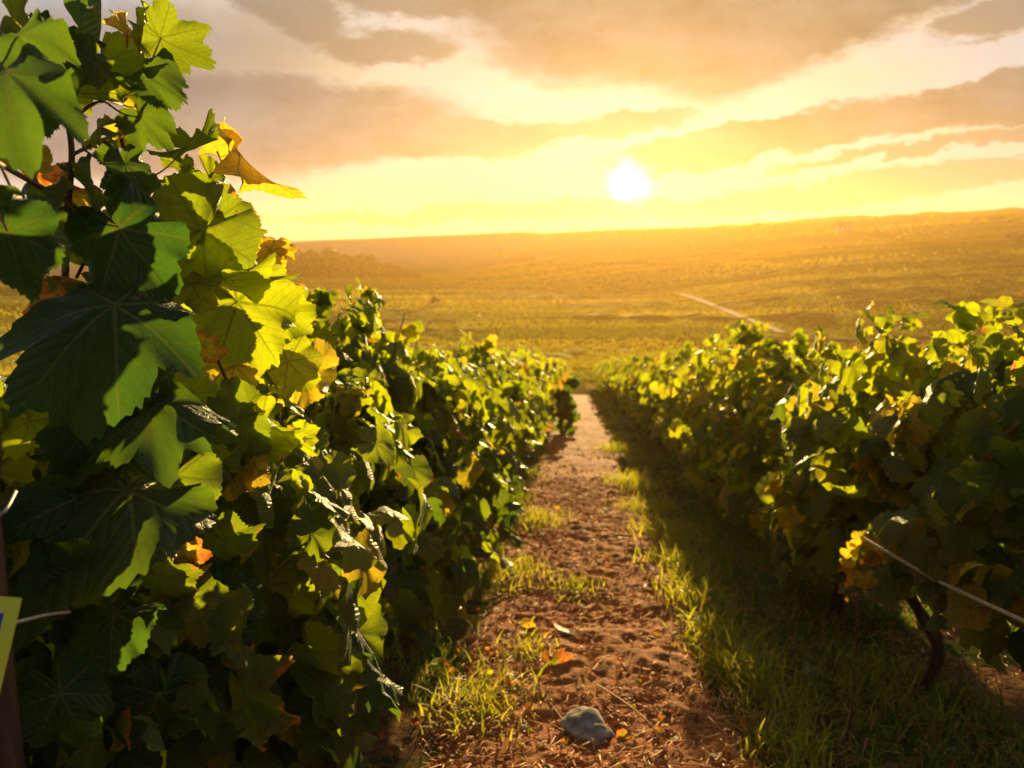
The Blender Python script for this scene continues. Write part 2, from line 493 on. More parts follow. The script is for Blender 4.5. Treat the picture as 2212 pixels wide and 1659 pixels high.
M_LEAF = leaf_material()
M_GRASS = blade_material('grass_blade', (0.030, 0.065, 0.018), (0.10, 0.14, 0.025), (0.15, 0.26, 0.02), (0.40, 0.45, 0.03))
M_WEED = blade_material('weed_blade', (0.08, 0.13, 0.02), (0.20, 0.21, 0.03), (0.42, 0.52, 0.02), (0.75, 0.66, 0.04), .5)
M_TREE = blade_material('tree_leaves', (0.014, 0.022, 0.008), (0.035, 0.04, 0.012), (0.02, 0.025, 0.01), (0.03, 0.03, 0.01), .08)
M_BARK = bark_material('vine_bark', (0.035, 0.020, 0.012), (0.13, 0.075, 0.045))
M_SHOOT = bark_material('shoot_bark', (0.09, 0.045, 0.02), (0.20, 0.11, 0.045), 60, .6)
M_PET = plain('petiole', (0.22, 0.09, 0.035), (0.30, 0.17, 0.06), 60, .45, .4, .1)
M_POST = bark_material('post_wood', (0.045, 0.022, 0.014), (0.14, 0.075, 0.048), 22)
M_WIRE = plain('galvanised_wire', (0.30, 0.29, 0.27), (0.5, 0.47, 0.42), 90, .45, .6, .2)
M_TWINE = plain('pale_twine', (0.30, 0.24, 0.12), (0.52, 0.43, 0.24), 120, .8, .2, .6)
M_GROUND = ground_material()
M_SOIL = soil_material()
M_STONE = plain('limestone', (0.20, 0.16, 0.13), (0.50, 0.43, 0.36), 22, .95, .05, 1.0)
M_STRAW = plain('straw', (0.42, 0.19, 0.07), (0.72, 0.42, 0.17), 50, .7, .3, .1)

# ------------------------------------------------------------------ ground sheet
rad = np.concatenate([np.linspace(0.0, 8, 90)[1:], np.geomspace(8.1, 690, 150)])
nA = 300
aa = np.concatenate([np.radians(np.linspace(-50, 50, 200)), np.radians(np.linspace(50, 310, 102))[1:-1]])
nA = len(aa)
gx = (rad[:, None] * np.sin(aa)[None]).ravel(); gy = (rad[:, None] * np.cos(aa)[None]).ravel()
V = np.stack([gx, gy, gz(gx, gy)], 1)
V = np.concatenate([V, [[0, 0, gz1(0, 0)]]])
nR = len(rad)
i = np.arange(nR - 1)[:, None] * nA; j = np.arange(nA)[None]; k = (j + 1) % nA
F = np.stack([i + j, i + nA + j, i + nA + k, i + k], -1).reshape(-1, 4)
T = np.stack([np.full(nA, nR * nA), np.arange(nA), (np.arange(nA) + 1) % nA], -1)
me = mesh_np('ground', V, np.concatenate([F.ravel(), T.ravel()]), [M_GROUND], counts=np.concatenate([np.full(len(F), 4), np.full(nA, 3)]))
tag(obj('ground', me), 'grassy vineyard slope running down to golden fields in the valley', 'ground', kind='structure')

# far blue ridge
fr = np.array([azel(x, y) for x, y in [(-600, 560), (1000, 540), (1300, 508), (1500, 490), (1600, 482), (1650, 479), (1700, 476), (1740, 471), (1850, 466), (1960, 461), (2100, 454), (2212, 450), (2600, 446), (3600, 440)]])
azs = np.linspace(-50, 60, 260)
els = np.interp(azs, fr[:, 0], fr[:, 1]) + 0.05 * fbm(azs * 1.3, azs * 0 + 3, 4)
parts = []
rr = [470, 490, 510, 530, 560]
hh = [0, .72, 1.0, .8, 0]
V = []
for r_, h_ in zip(rr, hh):
    z = (VALLEY - 2) * (1 - h_) + h_ * (CAM.z + 510 * np.tan(np.radians(els))) + (h_ > 0) * 1.2 * fbm(azs * .7, azs * 0 + r_ * .1, 3)
    V.append(np.stack([r_ * np.sin(np.radians(azs)), r_ * np.cos(np.radians(azs)), z], 1))
V = np.concatenate(V); nn = len(azs)
i = np.arange(len(rr) - 1)[:, None] * nn; j = np.arange(nn - 1)[None]
F = np.stack([i + j, i + j + 1, i + nn + j + 1, i + nn + j], -1).reshape(-1, 4)
M_HILL = plain('far_hill', (0.03, 0.04, 0.03), (0.06, 0.07, 0.04), .02, .95, .05, .1)
tag(obj('hills', mesh_np('hills', V, F, [M_HILL])), 'hazy blue-grey wooded ridge on the horizon', 'hills', kind='structure')

# ------------------------------------------------------------------ dirt path
ys = np.concatenate([np.arange(0.6, 9, 0.022), np.geomspace(9, 35, 200)[1:]])
xs = np.linspace(-0.72, 0.90, 72)
X, Y = np.meshgrid(xs, ys)
edge = np.minimum(X - (-0.50 + .16 * fbm(Y * 1.1, Y * 0 + 2, 3)), (0.66 + .20 * fbm(Y * 1.3, Y * 0 + 9, 3)) - X)
amp = np.where(Y < 9, 1, .8)
Z = gz(X, Y) + 0.004 + amp * (0.018 + 0.020 * fbm(X * 7 + 2.2 * fbm(X * 3, Y * 3, 2), Y * 11 + X * 3, 5) + 0.022 * fbm(X * 19 + Y * 4, Y * 23 - X * 5, 3) + 0.03 * fbm(X * 2.3 + 4, Y * 2.3, 3)) * sstep(-.02, .12, edge) - 0.10 * sstep(.05, -.12, edge)
V = np.stack([X.ravel(), Y.ravel(), Z.ravel()], 1)
nx = len(xs)
i = np.arange(len(ys) - 1)[:, None] * nx; j = np.arange(nx - 1)[None]
F = np.stack([i + j, i + j + 1, i + nx + j + 1, i + nx + j], -1).reshape(-1, 4)
tag(obj('dirt_path', mesh_np('dirt_path', V, F, [M_SOIL])), 'bare reddish soil path between the two vine rows', 'path', kind='structure')
def pz(x, y): return gz(x, y) + 0.012

# clods and grit
def rock(rs, sub=1):
    import bmesh
    bm = bmesh.new(); bmesh.ops.create_icosphere(bm, subdivisions=sub, radius=1)
    v = np.array([q.co[:] for q in bm.verts]); f = np.array([[q.index for q in p.verts] for p in bm.faces]); bm.free()
    n_ = 1 + .35 * (fbm(v[:, 0] * 1.4 + rs, v[:, 1] * 1.4 + v[:, 2] * 1.7 + rs, 3))
    return v * n_[:, None], f
RK = [rock(s * 3.7) for s in range(6)]
def scatter_rocks(name, n, xr, yr, s0, s1, mat, seed, label, cat):
    g = np.random.default_rng(seed); parts = []
    for q in range(n):
        y = yr[0] + (yr[1] - yr[0]) * g.random() ** 1.8; x = g.uniform(*xr)
        v, f = RK[g.integers(6)]
        s = s0 + (s1 - s0) * g.random() ** 3
        a = g.uniform(0, 6.28); c, s_n = math.cos(a), math.sin(a)
        v2 = v * np.array([s * g.uniform(.8, 1.5), s * g.uniform(.7, 1.1), s * g.uniform(.45, .8)])
        v2 = v2 @ np.array([[c, s_n, 0], [-s_n, c, 0], [0, 0, 1]])
        parts.append((v2 + np.array([x, y, gz1(x, y) + .012 + .3 * s]), f))
    V, fl, ct = merge(parts)
    tag(obj(name, mesh_np(name, V, fl, [mat], counts=ct)), label, cat, kind='stuff')
scatter_rocks('soil_clods', 5200, (-.48, .68), (1.6, 12), .004, .020, M_SOIL, 3, 'crumbly brown clods of earth strewn over the path', 'soil')
scatter_rocks('gravel', 320, (-.45, 1.9), (1.8, 9), .004, .018, M_STONE, 4, 'small pale limestone chips in the soil', 'gravel')

# ------------------------------------------------------------------ strips: grass, straw
def blades(n, pos_fn, h0, h1, wd, seed, segs=3, lean=.6, tint_fn=None):
    g = np.random.default_rng(seed)
    P_ = pos_fn(g, n); n = len(P_)
    h = h0 + (h1 - h0) * g.random(n) ** 1.6
    a = g.uniform(0, 2 * np.pi, n); ln = lean * g.uniform(.2, 1.3, n)
    d = np.stack([np.cos(a), np.sin(a), np.zeros(n)], 1)
    fa = g.uniform(0, 2 * np.pi, n)
    sd_ = np.stack([np.cos(fa), np.sin(fa), np.zeros(n)], 1)
    rows = []
    for s in range(segs + 1):
        t = s / segs
        c = P_ + d * (h * ln * t ** 1.8)[:, None] + np.array([0, 0, 1.0]) * (h * (t - .35 * ln * t * t))[:, None]
        wv = (wd * (1 - t ** 1.5) + .0004)
        wv = wv * (0.6 + g.random(n) * .8) if s == 0 else wv
        if s == 0: wn = np.asarray(wv) / max(wd, 1e-9)
        ww = wn * wd * (1 - t ** 1.7) + .0003
        rows.append(c - sd_ * ww[:, None]); rows.append(c + sd_ * ww[:, None])
    V = np.stack(rows, 1).reshape(-1, 3)
    m = 2 * (segs + 1); base = np.arange(n)[:, None] * m
    F = np.concatenate([np.stack([base[:, 0] + 2 * s, base[:, 0] + 2 * s + 1, base[:, 0] + 2 * s + 3, base[:, 0] + 2 * s + 2], 1) for s in range(segs)])
    t = g.random((n, 3)) if tint_fn is None else tint_fn(g, P_)
    return V, F, np.repeat(t, m, axis=0)

def grass_pos(y0, y1, bias, x0, x1, thr):
    def fn(g, n):
        y = y0 + (y1 - y0) * g.random(n) ** bias; x = g.uniform(x0, x1, n)
        dens = fbm(x * 1.6 + 3, y * 1.6, 3) + .25
        inpath = np.minimum(x + .46 - .16 * fbm(y * 1.1, y * 0 + 2, 3), .64 + .20 * fbm(y * 1.3, y * 0 + 9, 3) - x)
        keep = (dens > thr) & (inpath < g.normal(0, .035, n))
        x, y = x[keep], y[keep]
        return np.stack([x, y, gz(x, y) - .004], 1)
    return fn
def tint_gr(g, P_):
    k = np.clip(.45 + 1.1 * fbm(P_[:, 0] * .9, P_[:, 1] * .9, 2) + g.normal(0, .2, len(P_)), 0, 1)
    k = np.where((P_[:, 0] > .5) & (P_[:, 0] < 1.0), np.clip(k + .35, 0, 1), k)
    return np.stack([k, g.random(len(P_)), g.random(len(P_))], 1)
Ps = []
for (n_, y0, y1, b, x0, x1, thr, h0, h1, wd, sg) in [
        (80000, 1.2, 6.5, 1.2, .45, 4.2, .13, .018, .085, .0019, 3),
        (16000, 1.2, 6.5, 1.0, -1.3, -.40, .18, .02, .09, .002, 3),
        (20000, 1.2, 7.0, 1.0, .95, 4.2, .12, .06, .22, .0030, 4),
        (34000, 6.5, 18, 1.2, -1.3, 4.5, .0, .03, .15, .004, 2),
        (22000, 18, 50, 1.2, -2.5, 9, .0, .05, .20, .011, 2)]:
    Ps.append(blades(n_, grass_pos(y0, y1, b, x0, x1, thr), h0, h1, wd, len(Ps) + 11, sg, .75, tint_gr))
off = 0; vs, fs, ts = [], [], []
for v_, f_, t_ in Ps:
    vs.append(v_); fs.append(f_ + off); ts.append(t_); off += len(v_)
tag(obj('grass', mesh_np('grass', np.concatenate(vs), np.concatenate(fs), [M_GRASS], tint=np.concatenate(ts))),
    'ragged green grass and ground cover under and beside the vines', 'grass', kind='stuff')

# straw and plant litter lying on the path
g = np.random.default_rng(5); lst = []
for q in range(11000):
    y = 1.8 + 7 * g.random() ** 1.7; x = g.uniform(-.5, .75) if q % 3 else g.uniform(.7, 2.6); a = g.normal(.2, 1.1); L = .015 + .10 * g.random() ** 2.2
    p = np.array([x, y, gz1(x, y) + g.uniform(.012, .04)])
    dvec = np.array([math.cos(a), math.sin(a), g.uniform(-.15, .15)]) * L
    bend = np.array([g.normal(0, .15), g.normal(0, .15), abs(g.normal(0, .12))]) * L
    lst.append((np.array([p, p + dvec * .5 + bend, p + dvec]), [.0026, .0025, .0014]))
tag(obj('straw_litter', tubes_mesh('straw_litter', lst, M_STRAW, 3)), 'dry straw stalks scattered across the soil', 'straw', kind='stuff')

# ------------------------------------------------------------------ vine leaves
def leaf_shape(g, NA=90, NR=8, lob=1.0, teeth=.05, cup=.12, fold=.0, wave=.06, curl=.0, roll=0.0):
    """unit vine leaf, petiole joint at origin, tip along +Y, upper face +Z"""
    ang = np.linspace(-180, 180, NA, endpoint=False) + 180.0 / NA
    ka = np.array([0, 14, 27, 40, 53, 68, 82, 98, 114, 132, 150, 164, 174, 180.])
    kr = np.array([1.0, .90, .85 - .10 * lob, .86, .90, .83, .80 - .10 * lob, .77, .77, .73, .66, .54, .30, .06])
    kr = kr * (1 + g.normal(0, .03, len(kr)))
    r = np.interp(np.abs(ang), ka, kr)
    r = np.where(ang > 0, r, r * (1 + .04 * np.sin(ang * .05 + g.uniform(0, 6))))
    if teeth and NA >= 30:
        tn = 52 if NA >= 80 else (32 if NA >= 50 else 18)
        ph = (np.abs(ang) / 360 * tn + g.random()) % 1.0
        tt = np.where(ph < .65, ph / .65, (1 - ph) / .35)
        r = r * (1 + teeth * (tt - .5) * 2 * sstep(176, 150, np.abs(ang)))
    th = np.radians(ang)
    rho = np.linspace(0, 1, NR + 1)[1:] ** .9
    Xl = rho[:, None] * (r * np.sin(th))[None]; Yl = rho[:, None] * (r * np.cos(th))[None]
    RHO = rho[:, None] + 0 * Xl
    rad_ = np.hypot(Xl, Yl)
    la = ((ang + 26) % 52 - 26)[None] / 26
    Z = -cup * rad_ ** 2 + .05 * (np.cos(la * np.pi) * -.5) * rad_ * 1.2
    Z = Z + wave * np.sin(np.radians(ang)[None] * g.integers(4, 7) + g.uniform(0, 6)) * RHO ** 3
    Z = Z + wave * .6 * np.sin(np.radians(ang)[None] * g.integers(9, 13) + g.uniform(0, 6)) * RHO ** 5
    Z = Z + .05 * np.sin(Xl * 5 + g.uniform(0, 6)) * np.sin(Yl * 4 + g.uniform(0, 6))
    Z = Z + fold * np.abs(Xl) * (1 + .2 * Yl)
    uvx, uvy = Xl.copy(), Yl.copy()
    if curl:          # bend the blade about X
        k = curl; yy = Yl
        Y2 = np.sin(k * yy) / k - Z * np.sin(k * yy); Z2 = -(1 - np.cos(k * yy)) / k + Z * np.cos(k * yy)
        Yl, Z = Y2, Z2
    if roll:          # roll the margins about Y
        k = roll; xx = Xl
        X2 = np.sin(k * xx) / k - Z * np.sin(k * xx); Z2 = -(1 - np.cos(k * xx)) / k + Z * np.cos(k * xx)
        Xl, Z = X2, Z2
    V = np.concatenate([np.stack([Xl, Yl, Z], -1).reshape(-1, 3), [[0, 0, 0]]])
    UV = np.concatenate([np.stack([uvx, uvy], -1).reshape(-1, 2), [[0, 0]]])
    i = np.arange(NR - 1)[:, None] * NA; j = np.arange(NA)[None]; k = (j + 1) % NA
    Fq = np.stack([i + j, i + NA + j, i + NA + k, i + k], -1).reshape(-1, 4) if NR > 1 else np.zeros((0, 4), int)
    # close over the sinus too is avoided: drop the wedge straddling 180 degrees
    Ft = np.stack([np.full(NA, NR * NA), np.arange(NA), (np.arange(NA) + 1) % NA], -1)
    Fq = Fq[(Fq[:, 0] % NA) != NA - 1]; Ft = Ft[:-1]
    return V, UV, Fq[:, ::-1], Ft[:, ::-1]

def frame_from(base, tip, facing, rolld):
    yv = (tip - base).normalized()
    nrm = facing - yv * facing.dot(yv)
    nrm.normalize()
    nrm = Matrix.Rotation(R_(rolld), 3, yv) @ nrm
    xv = yv.cross(nrm)
    return Matrix((xv, yv, nrm)).transposed()

TINTS = {'dark': (.12, .05, .10), 'green': (.40, .20, .18), 'lime': (.85, .42, .18), 'yellow': (.9, .95, .22), 'orange': (.8, .85, .80),
         'edge': (.45, .30, .60), 'brown': (.2, .3, .88), 'red': (.5, .5, .98), 'teal': (.0, .0, .05)}  # dark and teal put shade into the leaf colour

def make_leaf(parent, base, tip, facing, rolld, style, seed, cup=.12, fold=0., wave=.06, curl=0., roll=0., width=1.0, joint=None, lob=1.0, label=None, hi=True):
    g = np.random.default_rng(seed)
    V, UV, Fq, Ft = leaf_shape(g, 120 if hi else 54, 10 if hi else 5, lob, .042, cup + .1, fold + g.uniform(-.15, .2), wave + .085, curl + g.uniform(-.1, .5), roll + g.uniform(-.5, .6))
    L = (tip - base).length
    V = V * np.array([width, 1, 1]) * L
    M = frame_from(base, tip, facing, rolld)
    po = parent.matrix_world.translation if False else parent.location
    V = V @ np.array(M.transposed()) + np.array(base - po)
    t = np.array(TINTS[style]) + g.normal(0, .04, 3)
    me = mesh_np('leaf', V, np.concatenate([Fq.ravel(), Ft.ravel()]), [M_LEAF], uv=UV, tint=t[None].repeat(len(V), 0), counts=np.concatenate([np.full(len(Fq), 4), np.full(len(Ft), 3)]))
    o = obj('leaf', me, parent)
    if label: o['label'] = label
    if joint is not None:
        b = np.array(base - po); j_ = np.array(joint - po)
        mid = (b + j_) / 2 + np.array([0, 0, -.12 * np.linalg.norm(b - j_)])
        pm = tube_mesh('petiole', smooth_path([j_, mid, b], 10), np.linspace(.0016, .0011, 10 if False else len(smooth_path([j_, mid, b], 10))), M_PET, 6)
        obj('petiole', pm, o)
    return o

# variants for the mass of the canopy
def variants(NA, NR, n, seed):
    out = []
    for q in range(n):
        g = np.random.default_rng(seed + q)
        out.append(leaf_shape(g, NA, NR, g.uniform(.4, 1.3), .06, g.uniform(-.05, .35), g.uniform(-.2, .35), g.uniform(.03, .14), g.uniform(-.5, 1.2), g.uniform(-.6, .9)))
    return out
VAR_HI = variants(44, 4, 14, 100)
VAR_MID = variants(26, 2, 12, 200)
VAR_LO = variants(12, 1, 10, 300)

def place_leaves(items, var, g):
    """items: arrays base(N,3), ydir, normal, size, tint -> one mesh data"""
    vs, uv, fl, ct, ti, off = [], [], [], [], [], 0
    B, Yd, Nn, S, T_ = items
    Yd = Yd / np.linalg.norm(Yd, axis=1)[:, None]
    Nn = Nn - Yd * (Nn * Yd).sum(1)[:, None]; Nn /= np.linalg.norm(Nn, axis=1)[:, None] + 1e-9
    Xd = np.cross(Yd, Nn)
    which = g.integers(0, len(var), len(B))
    for k, (V, UV, Fq, Ft) in enumerate(var):
        I = np.nonzero(which == k)[0]
        if not len(I): continue
        VV = (V[None, :, 0:1] * Xd[I][:, None] + V[None, :, 1:2] * Yd[I][:, None] + V[None, :, 2:3] * Nn[I][:, None]) * S[I][:, None, None] + B[I][:, None]
        nv = len(V); o_ = off + np.arange(len(I))[:, None, None] * nv
        vs.append(VV.reshape(-1, 3)); uv.append(np.tile(UV, (len(I), 1))); ti.append(np.repeat(T_[I], nv, 0))
        if len(Fq): fl.append((Fq[None] + o_).ravel()); ct.append(np.full(len(Fq) * len(I), 4))
        fl.append((Ft[None] + o_).ravel()); ct.append(np.full(len(Ft) * len(I), 3))
        off += nv * len(I)
    return np.concatenate(vs), np.concatenate(uv), np.concatenate(fl), np.concatenate(ct), np.concatenate(ti)

def canopy_items(g, n, x0, y0, y1, top, bot, half, smin, smax, yellow=.25, sizepow=1.0):
    """leaf positions through a hedge-like canopy around x0; heights above the local ground"""
    u = g.random(n); y = y0 + (y1 - y0) * g.random(n)
    tp = top(y); bt = bot(y)
    h = bt + (tp - bt) * g.random(n) ** .85
    hn = (h - bt) / np.maximum(tp - bt, .05)
    wd = half * (0.55 + .75 * np.sin(np.clip(hn, 0, 1) * np.pi) ** .6) * (1 + 1.5 * fbm(y * 2.2 + x0 * 7, h * 2.6, 3))
    side = np.where(g.random(n) < .5, -1, 1)
    f = g.random(n) ** .45
    x = x0 + side * wd * f
    B = np.stack([x, y, gz(x, y) * 0 + gz(np.full(n, x0), y) + h], 1)
    Nn = np.stack([side * .9 * f, g.normal(0, .55, n), .35 + g.normal(0, .35, n)], 1)
    ang = g.normal(0, .9, n)
    Yd = np.stack([side * .35 + g.normal(0, .35, n), np.sin(ang) * .9 + g.normal(0, .2, n), -np.cos(ang) * .8 + .15], 1)
    S = smin + (smax - smin) * g.random(n)
    # younger, smaller, paler leaves at the top
    S = S * (1 - .35 * sstep(.75, 1.0, hn))
    T_ = np.stack([np.clip(.42 + .45 * sstep(.4, 1, hn) + g.normal(0, .26, n), 0, 1), np.clip(g.random(n) * .52 + .12 * hn + (g.random(n) < yellow * .22) * .45, 0, 1), np.clip(g.beta(1.2, 4.0, n) * 1.05, 0, 1)], 1)
    return [B, Yd, Nn, S, T_]

def shoots_for(g, x0, y0, y1, top, nsh, base_h=.55):
    lst = []
    for q in range(nsh):
        y = g.uniform(y0, y1); yy = y + g.normal(0, .12)
        hb = base_h + g.uniform(-.05, .15); ht = float(top(np.array([yy]))[0]) + g.uniform(-.14, -.01)
        xb = x0 + g.normal(0, .04); xt = x0 + g.normal(0, .13)
        k = [(xb, y, hb + gz1(x0, y)), ((xb + xt) / 2 + g.normal(0, .05), (y + yy) / 2, (hb + ht) / 2 + gz1(x0, (y + yy) / 2)), (xt, yy, ht + gz1(x0, yy))]
        p = smooth_path(k, 12)
        lst.append((p, np.linspace(.0042, .0018, len(p))))
    return lst

def trunk_path(g, x0, y, h=.62):
    z = gz1(x0, y)
    k = [(x0 + g.normal(0, .02), y + g.normal(0, .03), z - .04), (x0 + g.normal(0, .03), y + g.normal(0, .04), z + h * .35),
         (x0 + g.normal(0, .04), y + g.normal(0, .05), z + h * .7), (x0 + g.normal(0, .02), y + g.normal(0, .06), z + h)]
    return smooth_path(k, 16)

def sub(p, o): return np.asarray(p) - np.array(o)[None]

def build_vine(x0, yc, label, group, top, bot, half, n, lod, seed, span=1.0, nparts=0, veil_tint=0.0, nsh=5, size=(.066, .108), yellow=.3, detail_trunk=True):
    g = np.random.default_rng(seed)
    loc = Vector((x0, yc, gz1(x0, yc)))
    e = empty('grapevine', loc, label, 'grapevine', group)
    tp = trunk_path(g, x0, yc)
    rad_ = np.interp(np.linspace(0, 1, len(tp)), [0, .3, .8, 1], [.034, .022, .024, .014]) * (1 + .15 * g.normal(0, 1, len(tp)))
    obj('trunk', tube_mesh('trunk', sub(tp, loc), rad_, M_BARK, 10 if detail_trunk else 6), e)
    if nsh:
        for pth, rd in shoots_for(g, x0, yc - span / 2, yc + span / 2, top, nsh):
            obj('shoot', tube_mesh('shoot', sub(pth, loc), rd, M_SHOOT, 6), e)
    it = canopy_items(g, n, x0, yc - span * .56, yc + span * .56, top, bot, half, *size, yellow=yellow)
    it[4][:, 0] = np.clip(it[4][:, 0] + veil_tint, 0, 1); it[4][:, 1] = np.clip(it[4][:, 1] + veil_tint * .8, 0, 1)  # yellower leaf colour stands in for the golden veil of light
    # short leafy tips standing above the hedge
    tips = max(2, int(5 * span)); tb = []
    for q in range(tips):
        y = g.uniform(yc - span / 2, yc + span / 2); h = float(top(np.array([y]))[0]); hh_ = g.uniform(.04, .20)
        xx = x0 + g.normal(0, .10)
        for r_ in range(7):
            tb.append((xx + g.normal(0, .03), y + g.normal(0, .035), gz1(x0, y) + h - .08 + hh_ * r_ / 6))
    tb = np.array(tb); m_ = len(tb)
    it2 = [tb, g.normal(0, 1, (m_, 3)) + np.array([0, 0, -.3]), g.normal(0, .7, (m_, 3)) + np.array([0, 0, .8]), g.uniform(.03, .075, m_),
           np.stack([g.uniform(.6, 1, m_), g.uniform(.3, .8, m_), g.beta(1.2, 5, m_)], 1)]
    it = [np.concatenate([a, b]) for a, b in zip(it, it2)]
    it[0] = it[0] - np.array(loc)[None]
    if nparts:
        # the leaves that show largest become parts of their own
        cd = np.linalg.norm(it[0] + np.array(loc)[None] - np.array(CAM)[None], axis=1)
        face = np.abs(it[0][:, 0]) * np.sign(it[0][:, 0] * (-1 if x0 > 0 else 1))
        score = it[3] / cd * (1 + 3 * face) + (it[0][:, 2] > 1.3) * .02
        idx = np.argsort(-score)[:nparts]
        rest = np.setdiff1d(np.arange(len(it[0])), idx)
        for q in idx:
            sub_it = [a[q:q + 1] for a in it]
            V, UV, fl, ct, ti = place_leaves(sub_it, VAR_HI, g)
            obj('leaf', mesh_np('leaf', V, fl, [M_LEAF], uv=UV, tint=ti, counts=ct), e)
        it = [a[rest] for a in it]
    V, UV, fl, ct, ti = place_leaves(it, {0: VAR_HI, 1: VAR_MID, 2: VAR_LO}[lod], g)
    f = obj('foliage', mesh_np('foliage', V, fl, [M_LEAF], uv=UV, tint=ti, counts=ct), e)
    return e

def copy_tree(o, parent=None):
    c = o.copy(); COL.objects.link(c); c.parent = parent
    for ch in list(o.children): copy_tree(ch, c)
    return c

LX, RX = -0.86, 1.45
def topL(y): return 1.40 + .12 * np.sin(y * 2.1 + 1.0) + .30 * fbm(y * .9 + 7, y * 0 + 1, 3) + .22 * np.exp(-((y - 3.05) / .32) ** 2)
def botL(y): return .30 + .12 * fbm(y * 2, y * 0 + 4, 2) + .0 * y
def topR(y): return 1.40 + .28 * fbm(y * .8 + 2, y * 0 + 6, 3) + .15 * np.exp(-((y - 3.2) / .35) ** 2) + .20 * np.exp(-((y - 7.2) / 1.4) ** 2)
def botR(y): return .50 - .37 * sstep(2.6, 5.5, y) + .2 * fbm(y * 2, y * 0 + 8, 2)
ordl = ['second', 'third', 'fourth', 'fifth', 'sixth', 'seventh', 'eighth']
GL, GR, GO = 'grapevines of the row along the left edge of the path', 'grapevines of the row along the right edge of the path', 'grapevines of the rows behind'
# ---- left row, near plants
yc = 2.0; k = 0
descL = ['grapevine with large sunlit lobed leaves just behind the big dark one', 'grapevine whose bright lime shoot tip stands highest above the near fields',
         'grapevine with a thin leafy shoot standing up behind the tall lime tip', 'grapevine with small glinting leaves, its trunk showing beside the path',
         'fifth plant down the row left of the path, golden and out of focus', 'sixth plant down the row left of the path, golden and out of focus']
for q in range(6):
    near = q < 2
    build_vine(LX, 2.0 + q, descL[q], GL, topL, botL, .30 if q else .26, [430, 430, 410, 380, 340, 320][q], 0 if q < 2 else 1, 40 + q, nparts=[70, 60, 40, 0, 0, 0][q], nsh=5 if q < 4 else 3)
# ---- right row, near plants
descR = ['large-leaved shaded grapevine in the corner row, nearest to the pale twine', 'grapevine with a rounded sunlit crest, rising highest over the fields at the side',
         'grapevine between the rounded crest and the hazy golden hedge', 'grapevine hung with dull olive leaves above the brown weeds', 'golden backlit grapevine, fifth plant up the row on the shaded side',
         'golden backlit grapevine, sixth plant up the row on the shaded side', 'golden backlit grapevine, seventh plant up the row on the shaded side']
for q in range(7):
    build_vine(RX, 2.15 + q, descR[q], GR, topR, botR, .30, [600, 600, 540, 440, 400, 380, 340][q], 0 if q < 2 else 1, 60 + q, yellow=.4, veil_tint=.12 + .03 * q, nparts=[60, 60, 35, 0, 0, 0, 0][q], nsh=5 if q < 4 else 3)  # golden veil of light painted into this row's leaf tint
# ---- farther plants, copied from a few prototypes along each row
def far_row(x0, ystart, yend, topf, botf, protos, label, group, lod_switch=18):
    y = ystart; q = 0
    while y < yend:
        src = protos[(q * 7 + 3) % len(protos)] if y < lod_switch else protos[(q * 5) % len(protos)]
        c = copy_tree(src)
        c.location = (x0, y, gz1(x0, y)); c.rotation_euler = (0, 0, 0)
        s = 1 + .10 * math.sin(q * 2.3)
        c.scale = (1, 1 if q % 2 else 1.0, s)
        c['label'] = label; c['group'] = group
        y += 1.0; q += 1
flat = lambda h: (lambda y: h + .12 * fbm(y * 1.7 + h * 9, y * 0, 2))
protoM = [build_vine(LX, 8.0 + q, 'distant golden grapevine in the line of vines left of the path', GL, flat(1.42), flat(.32), .30, 260, 1, 80 + q, veil_tint=.2, nsh=2, detail_trunk=False) for q in range(4)]
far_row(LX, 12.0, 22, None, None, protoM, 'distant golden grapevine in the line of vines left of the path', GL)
protoF = [build_vine(LX, 22.0 + q, 'distant golden grapevine in the line of vines left of the path', GL, flat(1.42), flat(.32), .32, 170, 2, 90 + q, veil_tint=.25, nsh=0, size=(.10, .16), detail_trunk=False) for q in range(4)]
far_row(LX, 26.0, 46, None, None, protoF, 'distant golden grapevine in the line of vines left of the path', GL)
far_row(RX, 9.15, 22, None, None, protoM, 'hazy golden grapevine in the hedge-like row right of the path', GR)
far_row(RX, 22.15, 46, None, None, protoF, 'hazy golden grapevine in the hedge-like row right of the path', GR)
far_row(RX + 2.3, 4.0, 18, None, None, protoM, 'grapevine of the hidden next row, glimpsed through gaps in the hedge', GO)

